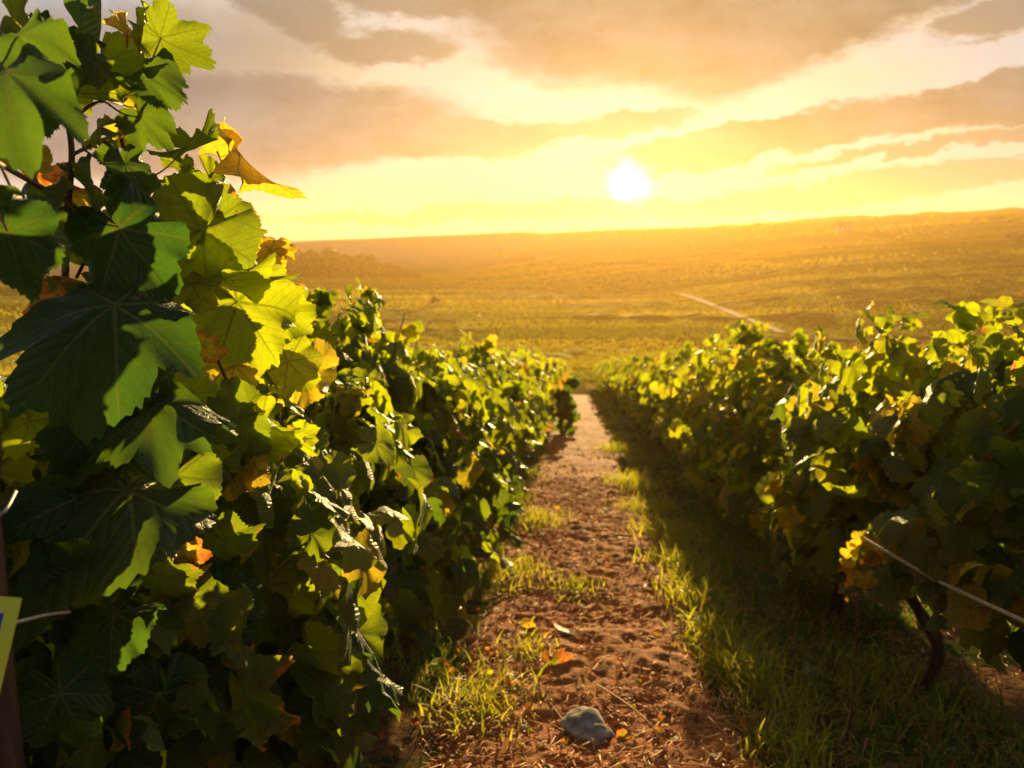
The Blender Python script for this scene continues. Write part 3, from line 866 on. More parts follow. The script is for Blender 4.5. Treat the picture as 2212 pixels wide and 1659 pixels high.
# ---- drooping dark plant at the end of the visible path
def drooping():
    e0 = at(1215, 800, 15.0)
    loc = Vector((e0.x, e0.y, gz1(e0.x, e0.y)))
    e = empty('young_grapevine', loc, 'dark silhouetted young vine with drooping arms at the far end of the path', 'grapevine')
    tp = sub(smooth_path([loc + Vector((.02, 0, -.05)), loc + Vector((-.03, 0, .35)), loc + Vector((-.10, 0, .8)), loc + Vector((-.12, 0, 1.12))], 16), loc)
    obj('trunk', tube_mesh('trunk', tp, np.linspace(.05, .03, len(tp)), M_BARK, 8), e)
    t = Vector((-.12, 0, 1.12))
    for pts in ([t, t + Vector((-.2, 0, .05)), t + Vector((-.42, .02, -.06))], [t, t + Vector((.1, 0, .05)), t + Vector((.26, 0, -.10))]):
        p = smooth_path([tuple(q) for q in pts], 10)
        obj('shoot', tube_mesh('shoot', p, np.linspace(.018, .008, len(p)), M_BARK, 6), e)
    g = np.random.default_rng(77)
    def clump(c, s, n):
        B = np.array(c)[None] + g.normal(0, 1, (n, 3)) * np.array(s)[None]
        return [B, g.normal(0, .4, (n, 3)) + np.array([0, 0, -1.]), g.normal(0, .6, (n, 3)) + np.array([0, -1., .2]), g.uniform(.07, .12, n),
                np.stack([g.uniform(0, .2, n), g.uniform(0, .2, n), g.uniform(0, .3, n)], 1)]
    its = [clump((-.27, 0, 1.05), (.035, .04, .06), 16), clump((.02, 0, .55), (.10, .10, .22), 90), clump((-.10, 0, .95), (.05, .05, .12), 30), clump((.22, 0, 1.02), (.05, .04, .04), 10)]
    it = [np.concatenate(a) for a in zip(*its)]
    V, UV, fl, ct, ti = place_leaves(it, VAR_MID, g)
    obj('foliage', mesh_np('foliage', V, fl, [M_LEAF], uv=UV, tint=ti, counts=ct), e)
drooping()

# ------------------------------------------------------------------ hero vine at the left
def wall_d(px, X=-.62):
    return X / (((px - W0 / 2) / F0) * math.cos(YAW) - math.sin(YAW))
hv_loc = Vector((LX, 1.0, gz1(LX, 1.0)))
hv = empty('grapevine', hv_loc, 'tall dark grapevine filling the picture edge, big serrated leaves against the sky', 'grapevine', GL)
def P3(px, py, dd=0.0): return at(px, py, max(.55, wall_d(px) + dd))
main_keys = [(165, 1659, .30), (150, 1200, .25), (135, 900, .22), (140, 640, .16), (145, 470, .12), (155, 345, .10), (148, 275, .10), (130, 235, .10)]
main = smooth_path([tuple(P3(*m_)) for m_ in main_keys], 48)
shoot_defs = [
    (main, np.linspace(.0062, .0034, len(main))),
    (smooth_path([tuple(P3(*q)) for q in [(148, 275, .10), (180, 238, .09), (225, 218, .08), (262, 225, .10)]], 12), .0026),
    (smooth_path([tuple(P3(*q)) for q in [(148, 272, .10), (105, 250, .10), (60, 225, .12)]], 8), .0024),
    (smooth_path([tuple(P3(*q)) for q in [(145, 268, .10), (118, 215, .11), (85, 165, .13)]], 8), .0022),
    (smooth_path([tuple(P3(*q)) for q in [(155, 335, .10), (205, 310, .10), (262, 285, .12)]], 8), .0026),
    (smooth_path([tuple(P3(*q)) for q in [(140, 430, .12), (85, 402, .06), (0, 355, .0), (-80, 320, -.04)]], 12), .0034),
    (smooth_path([tuple(P3(*q)) for q in [(262, 300, .12), (290, 420, .15), (320, 560, .2), (420, 690, .18), (480, 800, .12), (510, 880, .10)]], 24), .0030),
    (smooth_path([tuple(P3(*q)) for q in [(500, 330, .10), (470, 365, .10), (440, 400, .12), (445, 470, .16), (460, 560, .2)]], 16), .0022),
    (smooth_path([tuple(P3(*q)) for q in [(590, 640, .10), (610, 600, .1), (592, 545, .1)]], 8), .0017),
    (smooth_path([tuple(P3(*q)) for q in [(165, 600, .2), (205, 520, .2), (220, 470, .2)]], 8), .0025),
]
for p, r_ in shoot_defs:
    rr_ = np.broadcast_to(np.asarray(r_, float), (len(p),))
    obj('shoot', tube_mesh('shoot', sub(p, hv_loc), rr_, M_SHOOT, 8), hv)
tp = trunk_path(np.random.default_rng(9), LX, 1.15, .75)
obj('trunk', tube_mesh('trunk', sub(tp, hv_loc), np.interp(np.linspace(0, 1, len(tp)), [0, .4, 1], [.04, .027, .018]), M_BARK, 12), hv)
ALLP = np.concatenate([p for p, _ in shoot_defs])
TOCAM = None
# base x, base y, tip x, tip y, depth offset, tip depth change, roll, style, extras
H = [
 (322, 62, 452, 158, .02, .02, 28, 'green', dict(cup=.25, curl=.5, width=1.05, wave=.05)),
 (300, 50, 345, 112, .08, .06, -35, 'lime', dict(width=.9)),
 (196, 92, 268, 30, .02, -.05, 66, 'dark', dict(cup=.3, width=1.6, curl=.3)),
 (262, 70, 330, 96, .10, .05, -30, 'yellow', dict()),
 (90, 42, 168, 98, .05, .03, 70, 'dark', dict(fold=.4)),
 (20, 60, 118, 150, -.05, -.02, 25, 'dark', dict(width=1.15, cup=.3, curl=.8)),
 (0, 95, 40, 20, .06, .03, -30, 'lime', dict()),
 (60, 85, 5, 130, .10, .05, 20, 'lime', dict()),
 (210, 112, 158, 190, -.02, -.02, -22, 'green', dict(width=1.05)),
 (214, 108, 246, 205, .04, .05, 20, 'lime', dict(width=1.1, cup=.2)),
 (272, 138, 428, 205, .02, .0, -38, 'dark', dict(width=.95, cup=.2, curl=.4)),
 (268, 140, 300, 200, .10, .1, 30, 'lime', dict()),
 (296, 205, 385, 262, .10, .05, 20, 'yellow', dict(width=1.0)),
 (262, 215, 290, 175, .05, -.03, 35, 'green', dict()),
 (290, 235, 372, 330, .0, .0, 14, 'dark', dict(width=1.05)),
 (60, 225, 118, 290, .10, .05, -20, 'lime', dict(width=1.1)),
 (60, 222, 18, 262, .10, .05, 20, 'lime', dict()),
 (115, 200, 160, 262, .14, .1, 15, 'lime', dict()),
 (85, 165, 30, 300, .02, .0, 60, 'teal', dict(curl=.7)),
 (10, 120, 22, 300, -.10, -.05, 50, 'teal', dict(curl=.5)),
 (232, 272, 155, 296, .08, .02, 62, 'green', dict(curl=.4)),
 (262, 285, 240, 330, .14, .02, 20, 'yellow', dict()),
 (215, 318, 262, 332, .12, .02, 60, 'green', dict()),
 (45, 320, 128, 382, .06, .02, -14, 'yellow', dict(width=1.0, wave=.12)),
 (40, 325, 10, 300, .08, .02, 10, 'yellow', dict(wave=.12)),
 (70, 428, 160, 412, .10, .04, 60, 'green', dict(width=1.2)),
 (60, 425, 4, 400, .08, .04, 52, 'green', dict(width=1.2)),
 (205, 470, 182, 345, .05, .02, 58, 'dark', dict(fold=.3, width=1.2)),
 (265, 330, 300, 455, .0, .0, -10, 'dark', dict(width=1.05)),
 (310, 375, 250, 440, .04, .0, 18, 'dark', dict()),
 (375, 325, 500, 312, .06, .06, 66, 'green', dict(width=1.0, curl=.4)),
 (492, 292, 618, 476, .02, .02, 70, 'yellow', dict(width=.34, fold=.5, wave=.12)),
 (412, 375, 400, 440, .10, .02, 18, 'lime', dict()),
 (440, 370, 505, 440, .12, .04, -20, 'lime', dict()),
 (390, 345, 378, 400, .14, .04, 20, 'edge', dict()),
 (455, 480, 285, 622, .0, .0, -20, 'green', dict(width=1.05, cup=.2, label='very large smooth leaf, half in shadow')),
 (240, 470, 380, 640, -.03, .0, 14, 'teal', dict(width=1.0, cup=.2)),
 (470, 455, 525, 560, .08, .05, 20, 'edge', dict()),
 (500, 480, 470, 560, .16, .05, 10, 'lime', dict()),
 (588, 545, 550, 500, .10, .02, 8, 'yellow', dict(wave=.12)),
 (590, 545, 648, 540, .10, .02, 12, 'yellow', dict(wave=.12)),
 (592, 556, 570, 600, .12, .02, 10, 'yellow', dict()),
 (200, 470, 150, 520, .14, .1, 12, 'orange', dict()),
 (215, 480, 220, 540, .16, .1, 12, 'edge', dict()),
 (180, 560, 190, 600, .2, .1, 12, 'lime', dict()),
 (60, 450, 110, 610, -.04, .0, -16, 'dark', dict(width=1.1)),
 (10, 480, 60, 640, -.06, .0, 18, 'dark', dict(width=1.1)),
 (280, 640, 20, 800, -.06, -.10, 42, 'teal', dict(width=.9, cup=.2, curl=.5, label='huge shaded blue-green leaf hanging low across the vine')),
 (190, 640, 250, 810, .08, .0, -10, 'brown', dict(cup=.1)),
 (262, 670, 318, 800, .02, .0, 50, 'green', dict(fold=.3)),
 (330, 700, 380, 850, .04, .02, -15, 'dark', dict()),
 (460, 592, 640, 640, .0, .04, 66, 'lime', dict(width=1.0, curl=.3)),
 (430, 610, 310, 640, .0, .0, 58, 'lime', dict(width=.9, curl=.5)),
 (500, 632, 612, 790, .0, .02, -12, 'lime', dict(width=1.1, cup=.15, label='bright veined lime leaf pointing down')),
 (600, 665, 680, 740, .06, .05, 14, 'lime', dict(width=1.0)),
 (540, 700, 440, 745, .08, .04, 15, 'dark', dict()),
 (438, 745, 492, 770, -.02, .0, 40, 'orange', dict(width=1.2)),
 (500, 780, 560, 850, .10, .04, 10, 'yellow', dict()),
 (612, 770, 690, 850, .10, .04, -12, 'lime', dict(width=1.1)),
 (640, 810, 755, 830, .12, .1, 14, 'yellow', dict()),
 (410, 840, 450, 892, .12, .04, 10, 'lime', dict()),
 (300, 835, 110, 880, .05, .0, 50, 'dark', dict(width=1.1)),
 (360, 870, 80, 985, -.04, -.12, 56, 'dark', dict(width=.95, curl=.4)),
 (180, 900, 330, 960, .06, .05, -20, 'dark', dict(width=1.2)),
 (525, 895, 400, 975, .02, .0, 20, 'green', dict(width=1.15)),
 (545, 905, 490, 940, .04, .0, -50, 'lime', dict()),
 (548, 915, 678, 985, .03, .05, 52, 'lime', dict(width=1.0, fold=.4)),
 (560, 890, 660, 1005, .0, .0, 60, 'lime', dict(width=.9, fold=.3)),
 (505, 1005, 590, 1050, .0, .02, 8, 'yellow', dict(wave=.10, label='yellow leaf with dark veins, curling beside the green ones')),
 (503, 1010, 497, 1095, .02, .02, -8, 'yellow', dict(wave=.10)),
 (512, 1000, 520, 950, .02, .02, 8, 'yellow', dict(wave=.10)),
 (390, 1010, 300, 1150, -.06, .0, -14, 'green', dict(width=1.15, lob=.3, cup=.2)),
 (450, 1000, 470, 1080, .06, .05, 12, 'lime', dict()),
 (395, 1005, 330, 1030, -.02, .0, 40, 'brown', dict(width=.7)),
 (310, 1040, 30, 1240, -.04, -.15, 38, 'dark', dict(width=1.0, cup=.2, curl=.6, label='broad dark leaf spread low over the post')),
 (150, 1060, 290, 1200, .04, .02, -18, 'dark', dict(width=1.1)),
 (470, 1160, 560, 1205, .02, .02, 48, 'edge', dict(width=1.2)),
 (590, 1090, 660, 1160, .08, .05, 10, 'edge', dict()),
 (385, 1185, 455, 1210, .0, .0, 30, 'orange', dict(width=1.0)),
 (330, 1240, 430, 1300, .0, .02, 40, 'edge', dict()),
 (430, 1240, 422, 1310, .0, .02, 50, 'orange', dict(width=.7)),
 (205, 1215, 140, 1340, -.02, .0, -16, 'green', dict(width=1.1, lob=.4)),
 (270, 1310, 100, 1440, -.02, -.05, 40, 'dark', dict(width=1.0)),
 (585, 1240, 500, 1435, .0, .0, -12, 'lime', dict(width=1.05, roll=.5, cup=.15, label='broad lit leaf with raised veins, its side curling in')),
 (440, 1300, 560, 1420, .06, .02, 16, 'dark', dict(width=1.1)),
 (660, 1235, 690, 1450, .03, .0, 56, 'green', dict(width=.7)),
 (720, 1300, 740, 1500, .06, .0, 20, 'green', dict()),
 (510, 1460, 545, 1659, .0, .0, 52, 'edge', dict(width=.8)),
 (560, 1500, 650, 1600, .04, .02, 14, 'green', dict()),
 (720, 1530, 690, 1600, .04, .02, 40, 'orange', dict()),
 (700, 1525, 772, 1570, .06, .02, 40, 'orange', dict()),
 (350, 1480, 290, 1640, .0, .0, -16, 'dark', dict(width=1.1)),
 (120, 1480, 200, 1620, .0, .0, 16, 'dark', dict(width=1.1)),
 (440, 1440, 420, 1540, .08, .0, 20, 'dark', dict()),
 (600, 1610, 640, 1690, .04, .0, 20, 'edge', dict()),
]
hl = 0
for q, (bx, by, tx, ty, dd, dt, rl, st, ex) in enumerate(H[:99]):
    ex = dict(ex)
    ax, ay = tx - bx, ty - by; e0, e1 = (.20, .84) if by < 440 else (.12, .93)
    bx, by, tx, ty = bx + e0 * ax, by + e0 * ay, bx + e1 * ax, by + e1 * ay
    base = P3(bx, by, dd); tip = P3(tx, ty, 0)
    dtip = (base - CAM).dot(MC @ Vector((0, 0, -1))) + dt
    tip = at(tx, ty, dtip)
    facing = (CAM - base).normalized()
    if st in ('dark', 'teal', 'brown'): facing = (facing - .55 * facing.dot(sun_dir) * sun_dir).normalized()
    ex['width'] = ex.get('width', 1.0) * .9
    dist = np.linalg.norm(ALLP - np.array(base)[None], axis=1)
    jn = Vector(ALLP[int(dist.argmin())]) if dist.min() < .16 else None
    make_leaf(hv, base, tip, facing, rl, st, 500 + q, joint=jn, **ex)

# the rest of its canopy, in the depth of the row
g = np.random.default_rng(123)
def topH(y): return np.interp(y, [-.2, .5, 1.0, 1.5, 1.8], [1.28, 1.32, 1.34, 1.34, 1.36]) + .05 * fbm(y * 4, y * 0, 2)
it = canopy_items(g, 640, -.93, .12, 1.75, topH, lambda y: .12 + 0 * y, .17, .07, .12, yellow=.2)
keep = (it[0][:, 0] < -.70)
it = [a[keep] for a in it]
g2_ = np.random.default_rng(321)
e_ = canopy_items(g2_, 420, -.80, .75, 1.75, topH, lambda y: .15 + 0 * y, .14, .045, .085, yellow=.4)
e_[4][:, 0] = np.clip(e_[4][:, 0] + .25, 0, 1)
it = [np.concatenate([a, b]) for a, b in zip(it, e_)]
it[0] = it[0] - np.array(hv_loc)[None]
V, UV, fl, ct, ti = place_leaves(it, VAR_HI, g)
f = obj('foliage', mesh_np('foliage', V, fl, [M_LEAF], uv=UV, tint=ti, counts=ct), hv)

# ------------------------------------------------------------------ post, sign, wires
def lathe_post(name, x, y, h, r, label, group=None, cat='post'):
    z = gz1(x, y); n = 20
    g = np.random.default_rng(int(abs(x * 100) + y * 10))
    zs_ = np.array([-.1, .0, .2, .45, .7, .95, 1.2, h - .03, h - .008, h]); rs = r * np.array([1, 1.02, .98, 1.01, .97, 1., .97, .96, .9, .7])
    th = np.linspace(0, 2 * np.pi, n, endpoint=False)
    wob = 1 + .05 * np.sin(th * 3 + g.uniform(0, 6)) + .03 * np.sin(th * 7)
    V = np.concatenate([np.stack([rs[q] * wob * np.cos(th) + .012 * math.sin(q), rs[q] * wob * np.sin(th), np.full(n, zs_[q])], 1) for q in range(len(zs_))] + [np.array([[0, 0, h + .002]])])
    i = np.arange(len(zs_) - 1)[:, None] * n; j = np.arange(n)[None]; k = (j + 1) % n
    F = np.stack([i + j, i + k, i + n + k, i + n + j], -1).reshape(-1, 4)
    T = np.stack([np.full(n, len(V) - 1), (len(zs_) - 1) * n + np.arange(n), (len(zs_) - 1) * n + (np.arange(n) + 1) % n], -1)
    me = mesh_np(name, V, np.concatenate([F.ravel(), T.ravel()]), [M_POST], counts=np.concatenate([np.full(len(F), 4), np.full(n, 3)]))
    return tag(obj(name, me, loc=(x, y, z)), label, cat, group)
pp = at(-108, 1300, .86)
lathe_post('wooden_post', pp.x, pp.y, 1.30, .060, 'dark weathered wooden post beside the yellow plate', 'posts of the trellis')
for q, yq in enumerate([5.6, 10.4, 15.2]):
    lathe_post('wooden_post', LX, yq, 1.38, .035, ['slim wooden stake among the glinting leaves left of the path', 'slim stake farther down the left vine row', 'slim distant stake down the left vine row'][q], 'posts of the trellis')
    lathe_post('wooden_post', RX, yq - 1.4, 1.38, .035, ['slim wooden stake hidden in the shaded right vine row', 'slim stake farther down the right vine row', 'slim distant stake down the right vine row'][q], 'posts of the trellis')

def wire(name, pts, r, mat, label, cat='wire', group=None):
    pts = np.array([tuple(p) for p in pts]); o_ = pts[0]
    p = smooth_path(pts, 40)
    me = tube_mesh(name, sub(p, o_), r, mat, 6)
    return tag(obj(name, me, loc=tuple(o_)), label, cat, group)
wire('tie_wire', [at(-60, 1145, .80), at(-10, 1118, .775), at(14, 1098, .775), at(34, 1062, .81)], .0016, M_WIRE, 'grey wire looped tightly round the dark wooden post')
wire('tie_wire', [at(-40, 1358, .79), at(20, 1348, .785), at(60, 1338, .80), at(102, 1328, .86), at(150, 1322, .95)], .0017, M_WIRE, 'pale wire running from behind the yellow plate into the leaves')
for h_, nm in ((.60, 'lower'), (1.05, 'upper')):
    for X_, sd_n in ((LX, 'left'), (RX, 'right')):
        ys_ = np.linspace(1.2, 46, 24)
        wire('trellis_wire', [Vector((X_ + .045, y_, gz1(X_, y_) + h_)) for y_ in ys_], .0016, M_WIRE, f'{nm} trellis wire strung through the vine row on the {sd_n} of the path', 'wire', 'trellis wires')
# pale twine hanging along the shaded row
tw = [at(1858, 1158, 2.62), at(1930, 1200, 2.40), at(2010, 1246, 2.20), at(2100, 1290, 2.0), at(2212, 1342, 1.80), at(2400, 1432, 1.55)]
o = wire('twine', tw, .0055, M_TWINE, 'thick pale twine slanting down under the shaded vine', 'twine')
g = np.random.default_rng(8); lst = []
tp_ = sub(smooth_path([tuple(p) for p in tw], 120), tuple(tw[0]))
for q in range(70):
    p = tp_[g.integers(len(tp_))]; d = g.normal(0, .012, 3)
    lst.append((np.array([p, p + d * .6, p + d]), [.0008, .0006, .0004]))
obj('fray', tubes_mesh('fray', lst, M_TWINE, 3), o)

# small yellow and red sprig at the end of the twine
sp_loc = at(1860, 1185, 2.66)
spz = gz1(sp_loc.x, sp_loc.y)
sp_base = Vector((sp_loc.x, sp_loc.y, spz))
sp = empty('leafy_sprig', sp_base, 'little sprig of yellow and red leaves where the pale twine begins', 'plant')
pts = smooth_path([(0, 0, 0), (.02, .02, .2), (0, 0, sp_loc.z - spz - .05), (.02, 0, sp_loc.z - spz + .06)], 14)
obj('stem', tube_mesh('stem', pts, np.linspace(.004, .002, len(pts)), M_SHOOT, 6), sp)
for q, (px, py, st, L) in enumerate([(1850, 1165, 'yellow', 30), (1880, 1162, 'yellow', 26), (1905, 1178, 'yellow', 28), (1835, 1190, 'yellow', 24), (1860, 1185, 'lime', 30), (1872, 1196, 'red', 30), (1885, 1205, 'red', 20), (1832, 1212, 'yellow', 24),
                                     (1845, 1235, 'orange', 24), (1862, 1255, 'orange', 20), (1885, 1248, 'orange', 22), (1838, 1268, 'edge', 22), (1900, 1160, 'orange', 20), (1920, 1190, 'yellow', 18)]):
    b = at(px, py, 2.6 + .02 * (q % 3)); t = at(px + .7 * L * math.cos(q * 2.1), py + .7 * L * abs(math.sin(q * 1.3)) + 5, 2.6)
    make_leaf(sp, b, t, (CAM - b).normalized(), 20 * math.sin(q * 3), st, 900 + q, hi=False, label='red leaf' if st == 'red' else None)

# yellow plate with a blue character, fixed to the post
def sign():
    c = at(-94, 1408, .745)
    e = empty('sign', c, 'yellow plastic plate with a blue character, cut by the picture edge', 'sign')
    fw = (CAM - c).normalized()
    up = Vector((0, 0, 1)); xr = up.cross(fw).normalized(); up = fw.cross(xr)
    lean = Matrix.Rotation(R_(-19), 3, fw)
    M3 = (lean @ Matrix((xr, up, fw)).transposed()).to_4x4()
    my, n, out = new_mat('yellow_plastic')
    a = n.noise(n.n.new('ShaderNodeTexCoord').outputs['Object'], 40, 4)
    p = principled(n, n.mix(n.sm(a, .3, .7), (0.72, 0.78, 0.06), (0.80, 0.74, 0.03)), .4, .5)
    n.l.new(p.outputs[0], out.inputs[0])
    mb = plain('blue_print', (0.01, 0.03, 0.42), (0.015, 0.06, 0.5), 60, .4, .5, .05)
    import bmesh
    wd, hh_ = .086, .105
    def plate(w_, h_, t_, m_, nm, bev):
        bm = bmesh.new(); bmesh.ops.create_cube(bm, size=1)
        bmesh.ops.scale(bm, vec=(w_, h_, t_), verts=bm.verts)
        bmesh.ops.bevel(bm, geom=bm.edges[:], offset=bev, segments=2, affect='EDGES')
        me = bpy.data.meshes.new(nm); bm.to_mesh(me); bm.free(); me.materials.append(m_); return me
    pl = obj('plate', plate(wd, hh_, .0022, my, 'plate', .0007), e); pl.matrix_local = M3
    # blue character: an A-like pair of strokes plus cross bar
    def stroke(pts, wdt, nm):
        bm = bmesh.new(); pts = [Vector(p) for p in pts]
        lo = [bm.verts.new((p.x, p.y, .0012)) for p in pts]; hi = [bm.verts.new((p.x, p.y, .0018)) for p in pts]
        bm.faces.new(hi); n_ = len(pts)
        for q in range(n_): bm.faces.new((lo[q], lo[(q + 1) % n_], hi[(q + 1) % n_], hi[q]))
        bmesh.ops.recalc_face_normals(bm, faces=bm.faces[:])
        me = bpy.data.meshes.new(nm); bm.to_mesh(me); bm.free(); me.materials.append(mb); return me
    xr_ = wd / 2 - .0125
    ch = obj('lettering', stroke([(xr_, .037, 0), (xr_ - .0085, .037, 0), (xr_ - .030, .010, 0), (xr_ - .028, .001, 0), (xr_ - .011, .014, 0), (xr_ - .011, -.032, 0), (xr_, -.032, 0)], 0, 'lettering'), e)
    ch.matrix_local = M3
sign()

# ------------------------------------------------------------------ stones, twigs, fallen leaves, weeds
def stone(px, py, sx, sy, sz, seed, label):
    c = ground_hit(px, py)
    v, f = rock(seed, 4)
    g_ = np.sign(v) * np.abs(v) ** .72
    me = mesh_np('stone', g_ * np.array([sx, sy, sz]) * (1 + .22 * fbm(v[:, 0] * 3 + seed, v[:, 1] * 3 + v[:, 2] * 3, 5))[:, None], f, [M_STONE])
    o = obj('stone', me, loc=(c.x, c.y, gz1(c.x, c.y) + sz * .22))
    o.rotation_euler = (0.12, -.1, seed)
    return tag(o, label, 'stone')
stone(1268, 1592, .105, .075, .060, 5.3, 'big pale grey limestone block half sunk in the path')
stone(1750, 1452, .035, .028, .02, 2.1, 'small whitish stone in the grass beside the weeds')
stone(1450, 1640, .022, .02, .014, 3.3, 'small round brown stone at the bottom edge of the path')
def twig(pxs, r, label):
    pts = []
    for (px, py, up) in pxs:
        c = ground_hit(px, py); pts.append(Vector((c.x, c.y, gz1(c.x, c.y) + .02 + up)))
    return wire('twig', pts, r, M_STRAW, label, 'twig')
twig([(1145, 1475, .02), (1185, 1530, .01), (1240, 1600, .0), (1275, 1640, .0)], .0032, 'dry stalk lying slantwise past the pale block')
twig([(1290, 1500, .02), (1350, 1555, .05), (1400, 1600, .05), (1432, 1628, .02)], .0034, 'long dry stalk bridging over the shadow behind the stone')
twig([(1432, 1628, .02), (1400, 1648, .02), (1360, 1657, .01)], .0030, 'short broken stalk at the tip of the long one')
twig([(1700, 1560, .0), (1630, 1600, .01), (1590, 1630, .02)], .003, 'pale stalk lying in the grass at the path edge')
def fallen(px, py, L, a, style, seed, label, curl=1.2):
    c = ground_hit(px, py)
    b = Vector((c.x, c.y, gz1(c.x, c.y) + .035))
    e = empty('fallen_leaf', b, label, 'leaf')
    o = make_leaf(e, b, b + Vector((math.cos(a) * L, math.sin(a) * L, .01)), Vector((0, -.5, .85)), 25, style, seed, cup=.4, curl=curl, roll=1.6, hi=False)
    o.name = 'blade'
fallen(1192, 1452, .075, -.1, 'red', 31, 'curled orange-red fallen leaf on the soil above the stone')
fallen(1236, 1385, .085, 1.4, 'brown', 32, 'curled tan fallen leaf standing on edge on the path')
fallen(1130, 1365, .05, -.5, 'yellow', 33, 'narrow yellow fallen leaf near the foot of the sunny row', .6)
g = np.random.default_rng(41); n_ = 1100
yy = 2 + 8 * g.random(n_) ** 1.5; xx = g.uniform(-.9, 1.6, n_)
it = [np.stack([xx, yy, gz(xx, yy) + .03], 1), g.normal(0, 1, (n_, 3)) * np.array([1, 1, .15]), g.normal(0, .35, (n_, 3)) + np.array([0, 0, 1.]), g.uniform(.010, .034, n_),
      np.stack([g.random(n_) * .5, g.uniform(.3, 1, n_), g.uniform(.75, 1, n_)], 1)]
V, UV, fl, ct, ti = place_leaves(it, VAR_MID, g)
tag(obj('leaf_litter', mesh_np('leaf_litter', V, fl, [M_LEAF], uv=UV, tint=ti, counts=ct)), 'small dry brown leaves littering the soil', 'leaf litter', kind='stuff')

def weed(px, py, h, spread, n, seed, label, group='weed tufts along the path', bw=.0042):
    c = ground_hit(px, py); z = gz1(c.x, c.y)
    def pf(g, m):
        p = g.normal(0, 1, (m, 2)) * spread * np.array([1.0, 1.6])
        return np.stack([p[:, 0], p[:, 1], gz(p[:, 0] + c.x, p[:, 1] + c.y) - z], 1)
    V, F, T_ = blades(int(n * 2.6), pf, h * .45, h * 1.45, bw, seed, 4, .9, lambda g, P_: np.stack([g.uniform(.3, 1, len(P_)), g.random(len(P_)) * .9, g.random(len(P_))], 1))
    e = empty('weed_tuft', (c.x, c.y, z), label, 'weed', group)
    obj('blades', mesh_np('blades', V, F, [M_WEED], tint=T_), e)
    # small broad leaves low down
    g = np.random.default_rng(seed + 5); m = max(12, n // 6)
    q = g.normal(0, 1, (m, 3)) * np.array([spread * .9, spread * .9, 0]); q[:, 2] = g.uniform(.01, h * .5, m)
    it = [q, g.normal(0, 1, (m, 3)) * np.array([1, 1, .4]), g.normal(0, .4, (m, 3)) + np.array([0, 0, 1.]), g.uniform(.012, .032, m) * (h / .12), np.stack([g.uniform(.6, 1, m), g.uniform(.3, .8, m), g.beta(1, 6, m)], 1)]
    V, UV, fl, ct, ti = place_leaves(it, VAR_LO, g)
    obj('leaves', mesh_np('leaves', V, fl, [M_LEAF], uv=UV, tint=ti, counts=ct), e)
for q, (px, py, h, s, n, lb) in enumerate([
    (1600, 1470, .15, .07, 170, 'spiky yellow-green tuft, tallest of those edging the path'),
    (1690, 1540, .12, .07, 130, 'yellow-green tuft beside the grassy corner, behind the pale stalk'),
    (1505, 1300, .13, .10, 190, 'broad low tuft on the grassy side of the path, level with the tan curled leaf'),
    (1440, 1160, .15, .12, 200, 'bright yellow tuft on the grassy side of the path below the shaded hedge'),
    (1550, 1390, .13, .09, 170, 'yellow-green tuft between the spiky tuft and the broad low one'),
    (1470, 1225, .14, .11, 180, 'sunny tuft between the broad low tuft and the bright yellow one'),
    (1400, 1105, .15, .12, 180, 'golden tuft just beyond the bright yellow one'),
    (1100, 1250, .11, .10, 170, 'shaded tuft at the foot of the sunny row near a vine trunk'),
    (1365, 1050, .16, .14, 180, 'golden tuft where the path meets the shaded hedge foot'),
    (1330, 975, .16, .15, 150, 'distant golden tuft by the narrow end of the path'),
    (1240, 1275, .07, .07, 100, 'low clump of tiny shining leaves in the middle of the path'),
    (1165, 1130, .12, .12, 150, 'golden tuft at the foot of the sunny vine row'),
    (1140, 1420, .08, .07, 110, 'low green tuft left of the orange-red fallen leaf'),
    (1040, 1530, .10, .09, 160, 'green tuft under the drooping lit leaves'),
    (1700, 1640, .11, .07, 120, 'dark tuft at the bottom edge beyond the stalks'),
    (1900, 1500, .12, .12, 170, 'dull green tuft in the shade below the twine'),
    (2120, 1340, .18, .10, 140, 'tall green blades catching light beneath the twine end')]):
    weed(px, py, h, s, n, 700 + q, lb)

# ------------------------------------------------------------------ valley: vineyard blocks, wood, trees, road, house
g = np.random.default_rng(55)
vs, fs, off = [], [], 0
def ridge_line(x0, y0, x1, y1, hh_, wd):
    global off
    L = math.hypot(x1 - x0, y1 - y0); n = max(6, int(L / 2.5))
    t = np.linspace(0, 1, n); x = x0 + (x1 - x0) * t; y = y0 + (y1 - y0) * t
    nxv, nyv = -(y1 - y0) / L, (x1 - x0) / L
    h = hh_ * (1 + .4 * g.normal(0, 1, n)).clip(.3, 1.7) * np.sin(np.pi * t) ** .4; z = gz(x, y) - .12
    rows = [np.stack([x - nxv * wd, y - nyv * wd, z - .3], 1), np.stack([x - nxv * wd * .8, y - nyv * wd * .8, z + h * .8], 1), np.stack([x + nxv * wd * .3, y + nyv * wd * .3, z + h], 1),
            np.stack([x + nxv * wd, y + nyv * wd, z - .3], 1)]
    V = np.stack(rows, 1).reshape(-1, 3) + g.normal(0, .08, (n * 4, 3))
    i = np.arange(n - 1)[:, None] * 4; j = np.arange(3)[None]
    vs.append(V); fs.append((np.stack([i + j, i + j + 1, i + 4 + j + 1, i + 4 + j], -1).reshape(-1, 4)) + off); off += len(V)
